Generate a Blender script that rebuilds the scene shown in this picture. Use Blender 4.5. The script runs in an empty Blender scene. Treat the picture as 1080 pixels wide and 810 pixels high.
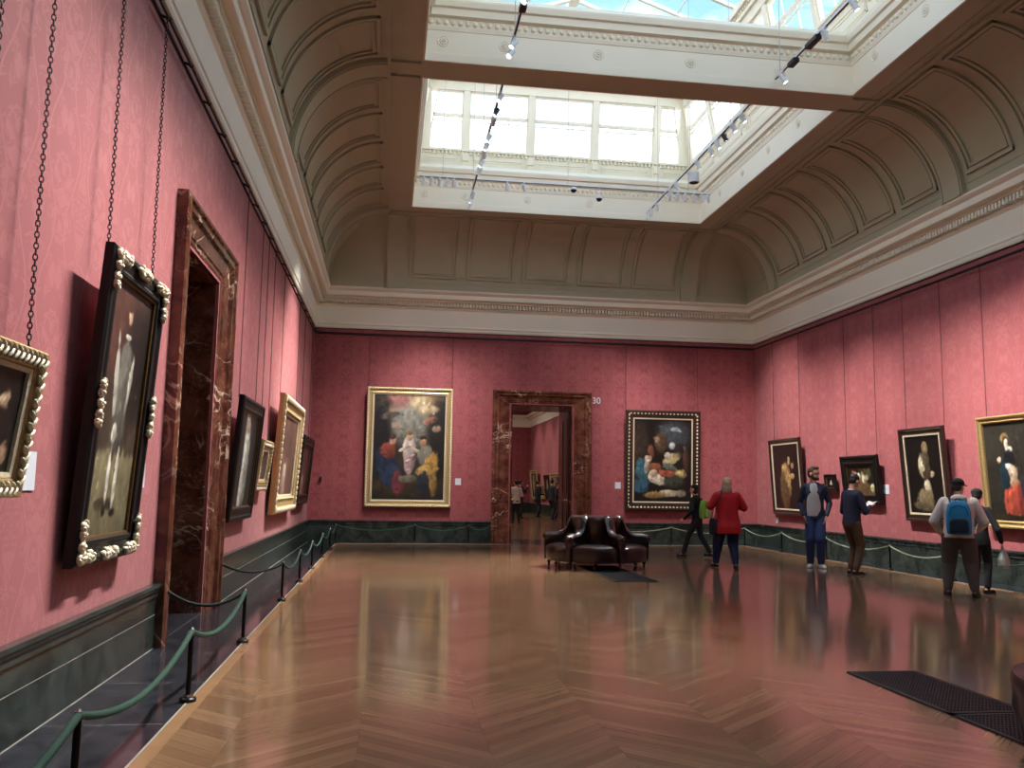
import bpy, bmesh, math, random
import numpy as np
from mathutils import Vector, Matrix, Euler
PI = math.pi
random.seed(7)
scene = bpy.context.scene
COL = scene.collection

# ------------------------------------------------------------------ camera
CAM_H = 1.45
YAW, PITCH, ROLL, FPX = 0.13888976606, 0.11919904, -0.015237445, 907.3287
def make_camera():
    cy, sy = math.cos(YAW), math.sin(YAW); cp, sp = math.cos(PITCH), math.sin(PITCH); cr, sr = math.cos(ROLL), math.sin(ROLL)
    f = Vector((sy*cp, cy*cp, sp)); r0 = Vector((cy, -sy, 0)); u0 = Vector((-sy*sp, -cy*sp, cp))
    r = cr*r0 - sr*u0; u = sr*r0 + cr*u0
    m = Matrix((r, u, -f)).transposed().to_4x4(); m.translation = (0, 0, CAM_H)
    cd = bpy.data.cameras.new('camera'); co = bpy.data.objects.new('camera', cd); COL.objects.link(co)
    co.matrix_world = m; cd.sensor_width = 36.0; cd.lens = FPX*36.0/1080.0; cd.clip_end = 300
    scene.camera = co
make_camera()

# ------------------------------------------------------------------ exposure, sky, daylight
vs = scene.view_settings
vs.view_transform = 'Standard'; vs.look = 'None'; vs.gamma = 1.0; vs.use_curve_mapping = False
vs.exposure = 0.16
SKY_STRENGTH = 3.8
SPOT_POWER = 960.0
def make_world():
    w = bpy.data.worlds.new('sky'); scene.world = w; w.use_nodes = True
    nt = w.node_tree; nt.nodes.clear()
    out = nt.nodes.new('ShaderNodeOutputWorld'); bg = nt.nodes.new('ShaderNodeBackground')
    tc = nt.nodes.new('ShaderNodeTexCoord'); no = nt.nodes.new('ShaderNodeTexNoise'); cr = nt.nodes.new('ShaderNodeValToRGB')
    no.inputs['Scale'].default_value = 2.3; no.inputs['Detail'].default_value = 6; no.inputs['Roughness'].default_value = .55
    cr.color_ramp.elements[0].position = .44; cr.color_ramp.elements[0].color = (.13, .25, .38, 1)
    cr.color_ramp.elements[1].position = .57; cr.color_ramp.elements[1].color = (.93, .97, 1.0, 1)
    nt.links.new(tc.outputs['Generated'], no.inputs['Vector']); sp = nt.nodes.new('ShaderNodeSeparateXYZ'); nt.links.new(tc.outputs['Generated'], sp.inputs[0])
    mr = nt.nodes.new('ShaderNodeMapRange'); mr.inputs['From Min'].default_value = .36; mr.inputs['From Max'].default_value = .52; mr.inputs['To Min'].default_value = .07; mr.inputs['To Max'].default_value = -.10
    nt.links.new(sp.outputs[2], mr.inputs['Value'])
    ad = nt.nodes.new('ShaderNodeMath'); ad.operation = 'ADD'; nt.links.new(no.outputs['Fac'], ad.inputs[0]); nt.links.new(mr.outputs[0], ad.inputs[1])
    nt.links.new(ad.outputs[0], cr.inputs['Fac'])
    nt.links.new(cr.outputs['Color'], bg.inputs['Color']); bg.inputs['Strength'].default_value = SKY_STRENGTH
    nt.links.new(bg.outputs['Background'], out.inputs['Surface'])
make_world()
scene.cycles.max_bounces = 10; scene.cycles.diffuse_bounces = 5; scene.cycles.glossy_bounces = 3
scene.cycles.transparent_max_bounces = 12; scene.cycles.sample_clamp_indirect = 4.0
scene.cycles.caustics_reflective = False; scene.cycles.caustics_refractive = False
scene.cycles.use_denoising = True

# ------------------------------------------------------------------ the room's main measures (metres)
XL, XR, YB, YF = -2.033, 9.884, 22.358, -3.20
XC = (XL+XR)/2
ZR = 5.465            # underside of the cornice
ZD = 0.563            # top of the dado
ZK = 8.083            # flat of the ceiling
OXL, OXR = 0.311, 7.54          # skylight openings
BAYS = [(13.478, 20.132), (6.258, 12.91), (-.962, 5.69)]
D0, DA, Z0, ZA = .34, 1.46, 6.50, 1.583   # cove: quarter ellipse
for (a, b) in BAYS:                     # light portals in the three ceiling openings (they guide sky sampling, add no light)
    ld = bpy.data.lights.new('skylight_portal', 'AREA'); ld.shape = 'RECTANGLE'; ld.size = OXR-OXL; ld.size_y = b-a
    ld.cycles.is_portal = True
    lo = bpy.data.objects.new('skylight_portal', ld); COL.objects.link(lo); lo.location = (XC, (a+b)/2, ZK+.02)

# ------------------------------------------------------------------ materials
MATS = {}
def nodes(name):
    m = bpy.data.materials.new(name); m.use_nodes = True; nt = m.node_tree
    b = nt.nodes['Principled BSDF']; MATS[name] = m
    return m, nt, b
def srgb(r, g, b):
    f = lambda c: (c/255/12.92) if c/255 <= .04045 else ((c/255+.055)/1.055)**2.4
    return (f(r), f(g), f(b), 1)
def N(nt, kind, **kw):
    n = nt.nodes.new(kind)
    for k, v in kw.items():
        if k in n.inputs: n.inputs[k].default_value = v
        else: setattr(n, k, v)
    return n
def mth(nt, op, a, b=None, c=None):
    n = nt.nodes.new('ShaderNodeMath'); n.operation = op
    for i, v in enumerate((a, b, c)):
        if v is None: continue
        if isinstance(v, (int, float)): n.inputs[i].default_value = v
        else: nt.links.new(v, n.inputs[i])
    return n.outputs[0]
def mix(nt, fac, a, b):
    n = nt.nodes.new('ShaderNodeMix'); n.data_type = 'RGBA'
    for i, v in ((0, fac), (6, a), (7, b)):
        if isinstance(v, (int, float)): n.inputs[i].default_value = v
        elif isinstance(v, tuple): n.inputs[i].default_value = v
        else: nt.links.new(v, n.inputs[i])
    return n.outputs[2]
def ramp(nt, fac, stops, interp='LINEAR'):
    n = nt.nodes.new('ShaderNodeValToRGB'); cr = n.color_ramp; cr.interpolation = interp
    while len(cr.elements) < len(stops): cr.elements.new(.5)
    for e, (p, c) in zip(cr.elements, stops): e.position = p; e.color = c if isinstance(c, tuple) else (c, c, c, 1)
    nt.links.new(fac, n.inputs[0]); return n.outputs[0]
def bump(nt, b, h, strength=.2, dist=.01):
    n = nt.nodes.new('ShaderNodeBump'); n.inputs['Strength'].default_value = strength; n.inputs['Distance'].default_value = dist
    nt.links.new(h, n.inputs['Height']); nt.links.new(n.outputs[0], b.inputs['Normal'])
def pos(nt): return nt.nodes.new('ShaderNodeNewGeometry').outputs['Position']
def objc(nt): return nt.nodes.new('ShaderNodeTexCoord').outputs['Object']
def noise(nt, vec, scale, detail=3, rough=.5, dist=0.0, out='Fac'):
    n = nt.nodes.new('ShaderNodeTexNoise'); n.inputs['Scale'].default_value = scale; n.inputs['Detail'].default_value = detail
    n.inputs['Roughness'].default_value = rough; n.inputs['Distortion'].default_value = dist
    nt.links.new(vec, n.inputs['Vector']); return n.outputs[out]

def plain(name, col, rough=.5, metal=0.0, var=.12, scale=8, bmp=0.0, bscale=60, coat=0.0, spec=.5):
    """one colour with a little wear: noise on the value, optional fine bump"""
    m, nt, b = nodes(name); v = objc(nt)
    n = noise(nt, v, scale, 4)
    dk = tuple(c*(1-var) for c in col[:3])+(1,); lt = tuple(min(1, c*(1+var)) for c in col[:3])+(1,)
    nt.links.new(mix(nt, n, dk, lt), b.inputs['Base Color'])
    b.inputs['Roughness'].default_value = rough; b.inputs['Metallic'].default_value = metal
    b.inputs['Coat Weight'].default_value = coat; b.inputs['Specular IOR Level'].default_value = spec
    if bmp: bump(nt, b, noise(nt, v, bscale, 3), bmp, .004)
    return m

def damask(name, axis):
    m, nt, b = nodes(name); sep = N(nt, 'ShaderNodeSeparateXYZ'); nt.links.new(pos(nt), sep.inputs[0])
    u = sep.outputs[axis]; v = sep.outputs[2]
    half = .33; H = .98
    p = mth(nt, 'PINGPONG', mth(nt, 'ADD', u, 20.0), half)
    q = mth(nt, 'MODULO', mth(nt, 'ADD', v, 10.0), H)
    qq = mth(nt, 'PINGPONG', mth(nt, 'ADD', v, 10.07), H*.5)
    # mirrored coordinates feed the noise, so that the figure repeats like a woven damask
    cb = N(nt, 'ShaderNodeCombineXYZ'); nt.links.new(mth(nt, 'MULTIPLY', p, 1.0), cb.inputs[0]); nt.links.new(qq, cb.inputs[1])
    n1 = noise(nt, cb.outputs[0], 6.0, 2.5, .5, 1.0)
    line = mth(nt, 'LESS_THAN', mth(nt, 'ABSOLUTE', mth(nt, 'SUBTRACT', n1, .5)), .022)
    leaf = ramp(nt, n1, [(.545, 0.0), (.57, 1.0)])
    fig = mth(nt, 'MAXIMUM', mth(nt, 'MULTIPLY', line, .8), leaf)
    # ogee lattice
    s1 = mth(nt, 'MULTIPLY', mth(nt, 'SINE', mth(nt, 'MULTIPLY', q, 2*PI/H)), .09)
    og = mth(nt, 'LESS_THAN', mth(nt, 'ABSOLUTE', mth(nt, 'SUBTRACT', p, mth(nt, 'ADD', s1, half*.5))), .010)
    fig = mth(nt, 'MAXIMUM', fig, og)
    big = noise(nt, pos(nt), .7, 3)
    fig = mth(nt, 'MULTIPLY', fig, mth(nt, 'MULTIPLY_ADD', noise(nt, pos(nt), 25, 2), .5, .55))
    base = mix(nt, big, srgb(148, 74, 80), srgb(160, 86, 90))
    fade = {1: .55, 0: .62}[axis]; fcol = {1: srgb(176, 104, 106), 0: srgb(112, 48, 56)}[axis]
    nt.links.new(mix(nt, mth(nt, 'MULTIPLY', fig, fade), base, fcol), b.inputs['Base Color'])
    # satin figure is a little smoother than the ground
    nt.links.new(mth(nt, 'MULTIPLY_ADD', fig, -.12, .62), b.inputs['Roughness'])
    b.inputs['Specular IOR Level'].default_value = .35; b.inputs['Sheen Weight'].default_value = .12
    bump(nt, b, noise(nt, pos(nt), 160, 2), .08, .002)
    return m
def marble(name, base, mottle, vein, vscale=1.6, vw=.012, rough=.12, amount=1.0, mscale=4):
    m, nt, b = nodes(name); v = pos(nt)
    n = noise(nt, v, mscale, 8, .62, .6)
    c = mix(nt, ramp(nt, n, [(.38, 0.0), (.66, 1.0)]), base, mottle)
    n2 = noise(nt, v, vscale, 5, .52, .8)
    vv = mth(nt, 'ABSOLUTE', mth(nt, 'SUBTRACT', n2, .5))
    msk = ramp(nt, noise(nt, v, 1.1, 2), [(.42, 0.0), (.60, 1.0)])
    line = mth(nt, 'MULTIPLY', ramp(nt, vv, [(0.0, 1.0), (vw, 0.0)]), mth(nt, 'MULTIPLY', msk, amount))
    n3 = mth(nt, 'ABSOLUTE', mth(nt, 'SUBTRACT', noise(nt, v, vscale*3.1, 5, .6, 1.2), .5))
    l2 = mth(nt, 'MULTIPLY', ramp(nt, n3, [(0.0, .55), (vw*.8, 0.0)]), mth(nt, 'MULTIPLY', msk, amount))
    c = mix(nt, mth(nt, 'MAXIMUM', line, l2), c, vein)
    nt.links.new(c, b.inputs['Base Color']); b.inputs['Roughness'].default_value = rough
    return m
def parquet(name):
    m, nt, b = nodes(name); sep = N(nt, 'ShaderNodeSeparateXYZ'); P = pos(nt); nt.links.new(P, sep.inputs[0])
    x, y = sep.outputs[0], sep.outputs[1]; W = .73; pw = .118
    xs = mth(nt, 'ADD', x, 20*W*2-1.33+W*2)          # folds at x = 1.33 + k W
    pp = mth(nt, 'PINGPONG', xs, W)
    col = mth(nt, 'FLOOR', mth(nt, 'DIVIDE', xs, W))
    d = mth(nt, 'ADD', y, mth(nt, 'MULTIPLY', pp, .90))   # V-shaped courses: planks meet in a fold
    t = mth(nt, 'DIVIDE', d, pw); idx = mth(nt, 'FLOOR', t); fr = mth(nt, 'FRACT', t)
    cb = N(nt, 'ShaderNodeCombineXYZ'); nt.links.new(idx, cb.inputs[0]); nt.links.new(col, cb.inputs[1])
    wn = N(nt, 'ShaderNodeTexWhiteNoise', noise_dimensions='2D'); nt.links.new(cb.outputs[0], wn.inputs['Vector'])
    # grain runs along each plank
    g = N(nt, 'ShaderNodeCombineXYZ'); nt.links.new(mth(nt, 'MULTIPLY', d, 26.0), g.inputs[0]); nt.links.new(mth(nt, 'MULTIPLY', x, 2.2), g.inputs[1]); nt.links.new(mth(nt, 'MULTIPLY', wn.outputs['Value'], 40), g.inputs[2])
    gr = noise(nt, g.outputs[0], 1.0, 5, .6, .5)
    big = noise(nt, P, .45, 3)
    c1 = mix(nt, ramp(nt, wn.outputs['Value'], [(0.0, 0.0), (1.0, 1.0)]), srgb(124, 97, 72), srgb(156, 125, 95))
    c2 = mix(nt, mth(nt, 'MULTIPLY', ramp(nt, gr, [(.40, 1.0), (.60, 0.0)]), .40), c1, srgb(116, 82, 58))
    c2 = mix(nt, mth(nt, 'MULTIPLY', big, .30), c2, srgb(140, 106, 80))
    edge = mth(nt, 'LESS_THAN', mth(nt, 'MINIMUM', fr, mth(nt, 'SUBTRACT', 1.0, fr)), .022)
    fold = mth(nt, 'LESS_THAN', mth(nt, 'MINIMUM', pp, mth(nt, 'SUBTRACT', W, pp)), .003)
    ee = mth(nt, 'MAXIMUM', edge, mth(nt, 'MULTIPLY', fold, .4))
    c3 = mix(nt, mth(nt, 'MULTIPLY', ee, .55), c2, srgb(96, 66, 46))
    nt.links.new(c3, b.inputs['Base Color'])
    nt.links.new(mth(nt, 'MULTIPLY_ADD', gr, .09, .085), b.inputs['Roughness'])
    b.inputs['Specular IOR Level'].default_value = .45
    b.inputs['Coat Weight'].default_value = .22; b.inputs['Coat Roughness'].default_value = .08
    h = mth(nt, 'ADD', mth(nt, 'MULTIPLY', wn.outputs['Value'], .6), mth(nt, 'MULTIPLY', noise(nt, P, 3.0, 2), 1.2))
    bump(nt, b, mth(nt, 'SUBTRACT', h, mth(nt, 'MULTIPLY', ee, .3)), .07, .010)
    return m
def slate(name, base, lt, joint, step, rough=.12):
    m, nt, b = nodes(name); P = pos(nt); sep = N(nt, 'ShaderNodeSeparateXYZ'); nt.links.new(P, sep.inputs[0])
    c = mix(nt, ramp(nt, noise(nt, P, 5, 7, .6, .5), [(.35, 0.0), (.7, 1.0)]), base, lt)
    fr = mth(nt, 'FRACT', mth(nt, 'DIVIDE', mth(nt, 'ADD', sep.outputs[1], 40.3), step))
    ln = mth(nt, 'LESS_THAN', fr, .012)
    sp = ramp(nt, noise(nt, P, 34, 2), [(.74, 0.0), (.78, 1.0)])
    c = mix(nt, mth(nt, 'MAXIMUM', mth(nt, 'MULTIPLY', ln, .35), mth(nt, 'MULTIPLY', sp, .12)), c, joint)
    nt.links.new(c, b.inputs['Base Color']); b.inputs['Roughness'].default_value = rough
    return m
damask('damask_side', 1); damask('damask_end', 0)
parquet('parquet')
marble('rouge_marble', srgb(74, 36, 28), srgb(122, 78, 60), srgb(226, 200, 176), 1.1, .010, .14)
marble('green_marble', srgb(34, 42, 40), srgb(60, 70, 66), srgb(92, 102, 97), 2.5, .008, .2, .35)
slate('dark_border', srgb(34, 36, 42), srgb(58, 60, 66), srgb(150, 150, 152), 1.12, .10)
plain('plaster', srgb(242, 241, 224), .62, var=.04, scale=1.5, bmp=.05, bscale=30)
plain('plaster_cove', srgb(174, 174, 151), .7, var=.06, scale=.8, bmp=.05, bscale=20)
plain('lantern_paint', srgb(236, 228, 208), .55, var=.03, scale=2)
plain('white_line', srgb(166, 162, 152), .4)
plain('wood_strip', srgb(158, 124, 90), .25, var=.2, scale=5, coat=.3)
plain('black_metal', srgb(16, 17, 18), .32, .6, coat=.2)
plain('dark_iron', srgb(48, 40, 38), .5, .7)
plain('chrome', srgb(190, 190, 190), .18, 1.0)
plain('green_rope', srgb(30, 68, 54), .8, var=.25, scale=60, bmp=.8, bscale=260)
plain('dark_rope', srgb(22, 38, 32), .8, var=.25, scale=60, bmp=.8, bscale=260)
plain('pale_rope', srgb(128, 142, 120), .8, var=.2, scale=60, bmp=.8, bscale=260)
plain('gilt', srgb(196, 172, 118), .40, .6, var=.35, scale=40, bmp=.6, bscale=90)
plain('gilt_dark', srgb(120, 92, 52), .42, .7, var=.4, scale=30, bmp=.6, bscale=90)
plain('gilt_pale', srgb(224, 212, 184), .42, .2, var=.35, scale=45, bmp=.6, bscale=110)
plain('ebony', srgb(20, 18, 18), .45, var=.2, scale=10, bmp=.1, spec=.3)
plain('ebony_brown', srgb(46, 34, 26), .35, var=.25, scale=10, bmp=.1, coat=.3)
plain('card_white', srgb(205, 212, 222), .6)
plain('spot_white', srgb(224, 228, 232), .35)
plain('spot_black', srgb(20, 20, 24), .4)
plain('cable', srgb(170, 172, 176), .4, .4)
plain('leather', srgb(38, 17, 19), .30, var=.3, scale=14, bmp=.25, bscale=120, coat=.35)
plain('dark_wood', srgb(50, 26, 18), .35, var=.3, scale=8, coat=.3)
plain('grille', srgb(40, 42, 46), .55, .3, var=.2)
plain('grille_gap', srgb(10, 10, 12), .8)
plain('brass', srgb(190, 150, 80), .25, .9)
m, nt, b = nodes('lamp_face'); b.inputs['Emission Color'].default_value = (1, .96, .88, 1); b.inputs['Emission Strength'].default_value = 9.0
def glass():
    m, nt, b = nodes('glass'); nt.nodes.remove(b)
    t = N(nt, 'ShaderNodeBsdfTransparent'); t.inputs[0].default_value = (.95, .97, 1, 1)
    g = N(nt, 'ShaderNodeBsdfGlossy'); g.inputs['Roughness'].default_value = .02
    x = N(nt, 'ShaderNodeMixShader'); x.inputs[0].default_value = .06
    nt.links.new(t.outputs[0], x.inputs[1]); nt.links.new(g.outputs[0], x.inputs[2])
    nt.links.new(x.outputs[0], nt.nodes['Material Output'].inputs['Surface'])
glass()
def canvas_mat():
    m, nt, b = nodes('oil_paint'); a = N(nt, 'ShaderNodeVertexColor', layer_name='paint')
    nt.links.new(a.outputs['Color'], b.inputs['Base Color']); b.inputs['Roughness'].default_value = .42
    bump(nt, b, noise(nt, objc(nt), 70, 4), .12, .003)
canvas_mat()

# ------------------------------------------------------------------ mesh helpers
def link(name, bm, mat, parent=None, smooth=False, loc=None, rot=None):
    me = bpy.data.meshes.new(name); bmesh.ops.recalc_face_normals(bm, faces=bm.faces); bm.to_mesh(me); bm.free()
    if smooth:
        for p in me.polygons: p.use_smooth = True
        me.set_sharp_from_angle(angle=math.radians(38))
    for mm in (mat if isinstance(mat, (list, tuple)) else [mat]): me.materials.append(MATS[mm])
    o = bpy.data.objects.new(name, me); COL.objects.link(o)
    if parent is not None: o.parent = parent
    if loc is not None: o.location = loc
    if rot is not None: o.rotation_euler = rot
    return o
def empty(name, loc=(0, 0, 0), rotz=0.0, rot=None):
    o = bpy.data.objects.new(name, None); COL.objects.link(o); o.location = loc
    o.rotation_euler = rot if rot is not None else (0, 0, rotz); o.empty_display_size = .1
    return o
def tag(o, label, cat, group=None):
    o['label'] = label; o['category'] = cat
    if group: o['group'] = group
    return o
def struct(o): o['kind'] = 'structure'; return o
def NB(): return bmesh.new()
def box(bm, x0, x1, y0, y1, z0, z1, mi=0):
    v = [bm.verts.new((x, y, z)) for x in (x0, x1) for y in (y0, y1) for z in (z0, z1)]
    for f in ((0, 1, 3, 2), (4, 6, 7, 5), (0, 4, 5, 1), (2, 3, 7, 6), (0, 2, 6, 4), (1, 5, 7, 3)):
        bm.faces.new([v[i] for i in f]).material_index = mi
def quadbox(bm, corners, thick, axis_vec, mi=0):
    a = [bm.verts.new(c) for c in corners]; t = Vector(axis_vec)*thick; b_ = [bm.verts.new(Vector(c)+t) for c in corners]
    n = len(a); bm.faces.new(a).material_index = mi; bm.faces.new(b_[::-1]).material_index = mi
    for i in range(n): bm.faces.new((a[i], b_[i], b_[(i+1) % n], a[(i+1) % n])).material_index = mi
def ring(bm, c, ux, uy, rx, ry, n, e=2.0):
    out = []
    for i in range(n):
        a = 2*PI*i/n; ca, sa = math.cos(a), math.sin(a)
        if e != 2.0: ca = math.copysign(abs(ca)**(2/e), ca); sa = math.copysign(abs(sa)**(2/e), sa)
        out.append(bm.verts.new(Vector(c)+ux*(rx*ca)+uy*(ry*sa)))
    return out
def skin_rings(bm, rs, cap=True, mi=0):
    for r, s in zip(rs, rs[1:]):
        n = len(r)
        for i in range(n): bm.faces.new((r[i], r[(i+1) % n], s[(i+1) % n], s[i])).material_index = mi
    if cap: bm.faces.new(rs[0][::-1]).material_index = mi; bm.faces.new(rs[-1]).material_index = mi
def frame_of(d):
    d = Vector(d).normalized(); a = Vector((0, 0, 1)) if abs(d.z) < .9 else Vector((1, 0, 0))
    u = d.cross(a).normalized(); return u, u.cross(d).normalized()
def cone(bm, p, q, r0, r1=None, n=12, mi=0):
    r1 = r0 if r1 is None else r1; p, q = Vector(p), Vector(q); u, w = frame_of(q-p)
    skin_rings(bm, [ring(bm, p, u, w, r0, r0, n), ring(bm, q, u, w, r1, r1, n)], True, mi)
def capsule(bm, p, q, r0, r1=None, n=14, fl=1.0, k=4, side=None):
    """tapered limb with round ends; fl squashes it along the second cross axis"""
    r1 = r0 if r1 is None else r1; p, q = Vector(p), Vector(q); d = (q-p)
    if d.length < 1e-5: d = Vector((0, 0, 1e-4))
    if side is None: u, w = frame_of(d)
    else: u = Vector(side).normalized(); w = u.cross(d.normalized()).normalized()
    d = d.normalized(); rs = []
    for i in range(k): a = PI/2*(1-i/k); a = min(a, PI/2*.94); rs.append(ring(bm, p-d*r0*math.sin(a), u, w, r0*math.cos(a), r0*math.cos(a)*fl, n))
    rs.append(ring(bm, p, u, w, r0, r0*fl, n)); rs.append(ring(bm, q, u, w, r1, r1*fl, n))
    for i in range(1, k+1): a = min(PI/2*i/k, PI/2*.94); rs.append(ring(bm, q+d*r1*math.sin(a), u, w, r1*math.cos(a), r1*math.cos(a)*fl, n))
    skin_rings(bm, rs)
def ell(bm, c, r, rot=None, su=16, sv=10):
    M = Matrix.Translation(c) @ (Euler(rot).to_matrix().to_4x4() if rot else Matrix()) @ Matrix.Diagonal((r[0], r[1], r[2], 1))
    bmesh.ops.create_uvsphere(bm, u_segments=su, v_segments=sv, radius=1, matrix=M)
def lathe(bm, prof, c=(0, 0, 0), n=20, cap=True, mi=0):
    X, Y = Vector((1, 0, 0)), Vector((0, 1, 0))
    skin_rings(bm, [ring(bm, Vector(c)+Vector((0, 0, z)), X, Y, r, r, n) for r, z in prof], cap, mi)
def tube(bm, pts, r, n=8, mi=0):
    pts = [Vector(p) for p in pts]; rs = []; u0 = None
    for i, p in enumerate(pts):
        d = (pts[min(i+1, len(pts)-1)]-pts[max(i-1, 0)]).normalized()
        if u0 is None: u0, w = frame_of(d)
        else: u0 = (u0-d*u0.dot(d)).normalized(); w = u0.cross(d).normalized()
        w = u0.cross(d).normalized()
        rr = r[i] if isinstance(r, (list, tuple)) else r
        rs.append(ring(bm, p, u0, w, rr, rr, n))
    skin_rings(bm, rs, True, mi)
def sweep_rect(bm, prof, x0, x1, z0, z1, mi_f=None):
    """mitred picture-frame sweep: prof = [(inset from the outer edge, y)], closed loop round the rectangle in the XZ plane"""
    loops = []
    for (d, y) in prof:
        loops.append([bm.verts.new(p) for p in ((x0+d, y, z0+d), (x1-d, y, z0+d), (x1-d, y, z1-d), (x0+d, y, z1-d))])
    for k in range(len(loops)-1):
        a, b_ = loops[k], loops[k+1]
        for i in range(4):
            f = bm.faces.new((a[i], a[(i+1) % 4], b_[(i+1) % 4], b_[i]))
            if mi_f: f.material_index = mi_f(k)

# ------------------------------------------------------------------ room shell
LIM = {'left': (YF, YB), 'right': (YF, YB), 'back': (XL, XR), 'front': (XL, XR)}
def pt(side, s, d, z):
    return {'left': (XL+d, s, z), 'right': (XR-d, s, z), 'back': (s, YB-d, z), 'front': (s, YF+d, z)}[side]
def run(bm, side, prof, s0=None, s1=None, mi=0, close=True, mis=None):
    """profile [(offset from wall, z)] swept along a wall; open ends of None are mitred into the corners"""
    a, b_ = LIM[side]; A, B = [], []
    for d, z in prof:
        A.append(bm.verts.new(pt(side, (a+d if s0 is None else s0), d, z))); B.append(bm.verts.new(pt(side, (b_-d if s1 is None else s1), d, z)))
    for k in range(len(prof)-1):
        f = bm.faces.new((A[k], A[k+1], B[k+1], B[k])); f.material_index = mis[k] if mis else mi
    if close and len(prof) > 2:
        for r in (A, B):
            try: bm.faces.new(r).material_index = mi
            except ValueError: pass
# floor
EL, ER, EB, EF = XL+.745, 9.354, 22.03, YF+.745          # inner edges of the dark marble border
bm = NB(); box(bm, EL, ER, EF, EB, -.08, 0); struct(link('floor', bm, 'parquet'))
bm = NB()
for (x0, x1, y0, y1) in ((XL, EL, YF, YB), (ER, XR, YF, YB), (EL, ER, YF, EF), (EL, 3.11, EB, YB), (4.77, ER, EB, YB)):
    box(bm, x0, x1, y0, y1, -.08, .002)
struct(link('trim_1', bm, 'dark_border'))
bm = NB(); box(bm, 3.11, 4.77, EB, YB+1.75, -.08, .004); struct(link('trim_2', bm, 'dark_border'))
bm = NB()
for (x0, x1, y0, y1) in ((EL, EL+.012, EF, EB), (ER-.012, ER, EF, EB), (EL+.012, 3.11, EB-.012, EB), (4.77, ER-.012, EB-.012, EB)):
    box(bm, x0, x1, y0, y1, -.05, .004, 0)
for (x0, x1, y0, y1) in ((EL+.014, EL+.10, EF, EB-.02), (ER-.10, ER-.014, EF, EB-.02)):
    box(bm, x0, x1, y0, y1, -.05, .003, 1)
struct(link('trim_3', bm, ['white_line', 'wood_strip']))
# walls
DL = (8.66, 10.20, 3.76)      # left doorway opening y0, y1, top
DB = (3.11, 4.77, 3.62)       # back doorway opening x0, x1, top
bm = NB()
box(bm, XL-1.0, XL, YF-.3, DL[0], 0, 7); box(bm, XL-1.0, XL, DL[1], YB+1.75, 0, 7); box(bm, XL-1.0, XL, DL[0], DL[1], DL[2], 7)
struct(link('wall_left', bm, 'damask_side'))
bm = NB(); box(bm, XR, XR+.4, YF-.3, YB+1.75, 0, 7); struct(link('wall_right', bm, 'damask_side'))
bm = NB()
box(bm, XL, DB[0], YB, YB+1.75, 0, 7); box(bm, DB[1], XR, YB, YB+1.75, 0, 7); box(bm, DB[0], DB[1], YB, YB+1.75, DB[2], 7)
struct(link('wall_back', bm, 'damask_end'))
bm = NB(); box(bm, XL-1, XR+.4, YF-.4, YF, 0, 7); struct(link('wall_front', bm, 'damask_end'))
# dado
DADO = [(0, ZD), (.07, ZD), (.075, .535), (.062, .52), (.062, .505), (.05, .48), (.05, .452), (.036, .44), (.034, .296), (.034, .291), (.034, .008), (.036, 0.0), (0, 0)]
DMI = [0]*8+[1]+[0]+[1]+[0]; DM0 = [0]*12
def dado(name, side, segs):
    bm = NB()
    for s0, s1 in segs: run(bm, side, DADO, s0, s1, mis=DMI if side == 'left' else DM0)
    struct(link(name, bm, ['green_marble', 'white_line']))
dado('baseboard_left', 'left', [(None, 8.10), (10.76, None)])
dado('baseboard_right', 'right', [(None, None)])
dado('baseboard_back', 'back', [(None, 2.63), (5.25, None)])
dado('baseboard_front', 'front', [(None, None)])
# cornice of the room, with its dentils
CORN = [(0, ZR), (.035, ZR), (.05, ZR+.03), (.05, ZR+.085), (.065, ZR+.10), (.065, ZR+.125), (.05, 5.62), (.05, 6.03), (.075, 6.06), (.09, 6.095), (.085, 6.105), (.05, 6.11), (.05, 6.215), (.20, 6.225), (.20, 6.27), (.31, 6.285), (.315, 6.30), (.315, 6.40), (.345, 6.42), (.39, 6.46), (.395, 6.50), (.33, 6.505), (0, 6.505)]
for n, side in enumerate(('left', 'right', 'back', 'front')):
    bm = NB(); run(bm, side, CORN)
    a, b_ = LIM[side]; s = a+.16; pitch = .083
    if side != 'front':
        while s < b_-.16:
            P = [pt(side, s, .06, 6.115), pt(side, s+.046, .06, 6.115), pt(side, s+.046, .185, 6.115), pt(side, s, .185, 6.115)]
            quadbox(bm, P, .10, (0, 0, 1)); s += pitch
    struct(link('trim_%d' % (4+n), bm, 'plaster'))
# dark damask border between cornice and rail, and the picture rail
for n, side in enumerate(('left', 'right', 'back')):
    bm = NB(); a, b_ = LIM[side]
    run(bm, side, [(0, 5.355), (.022, 5.355), (.026, 5.345), (.026, 5.325), (0, 5.322)])
    run(bm, side, [(0, 5.463), (.012, 5.463), (.012, 5.448), (0, 5.447)])
    o = struct(link('trim_%d' % (8+n), bm, 'dark_iron'))
    bm = NB(); d = .085
    p, q = pt(side, a+.1, d, 5.30), pt(side, b_-.1, d, 5.30); cone(bm, p, q, .013, n=8)
    s = a+.5
    while s < b_-.3:
        cone(bm, pt(side, s, 0.0, 5.34), pt(side, s, d, 5.30), .012, n=6); ell(bm, pt(side, s, d, 5.30), (.022, .022, .022), su=8, sv=6); s += .82
    r = struct(link('trim_%d' % (11+n), bm, 'dark_iron', smooth=True))
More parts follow.
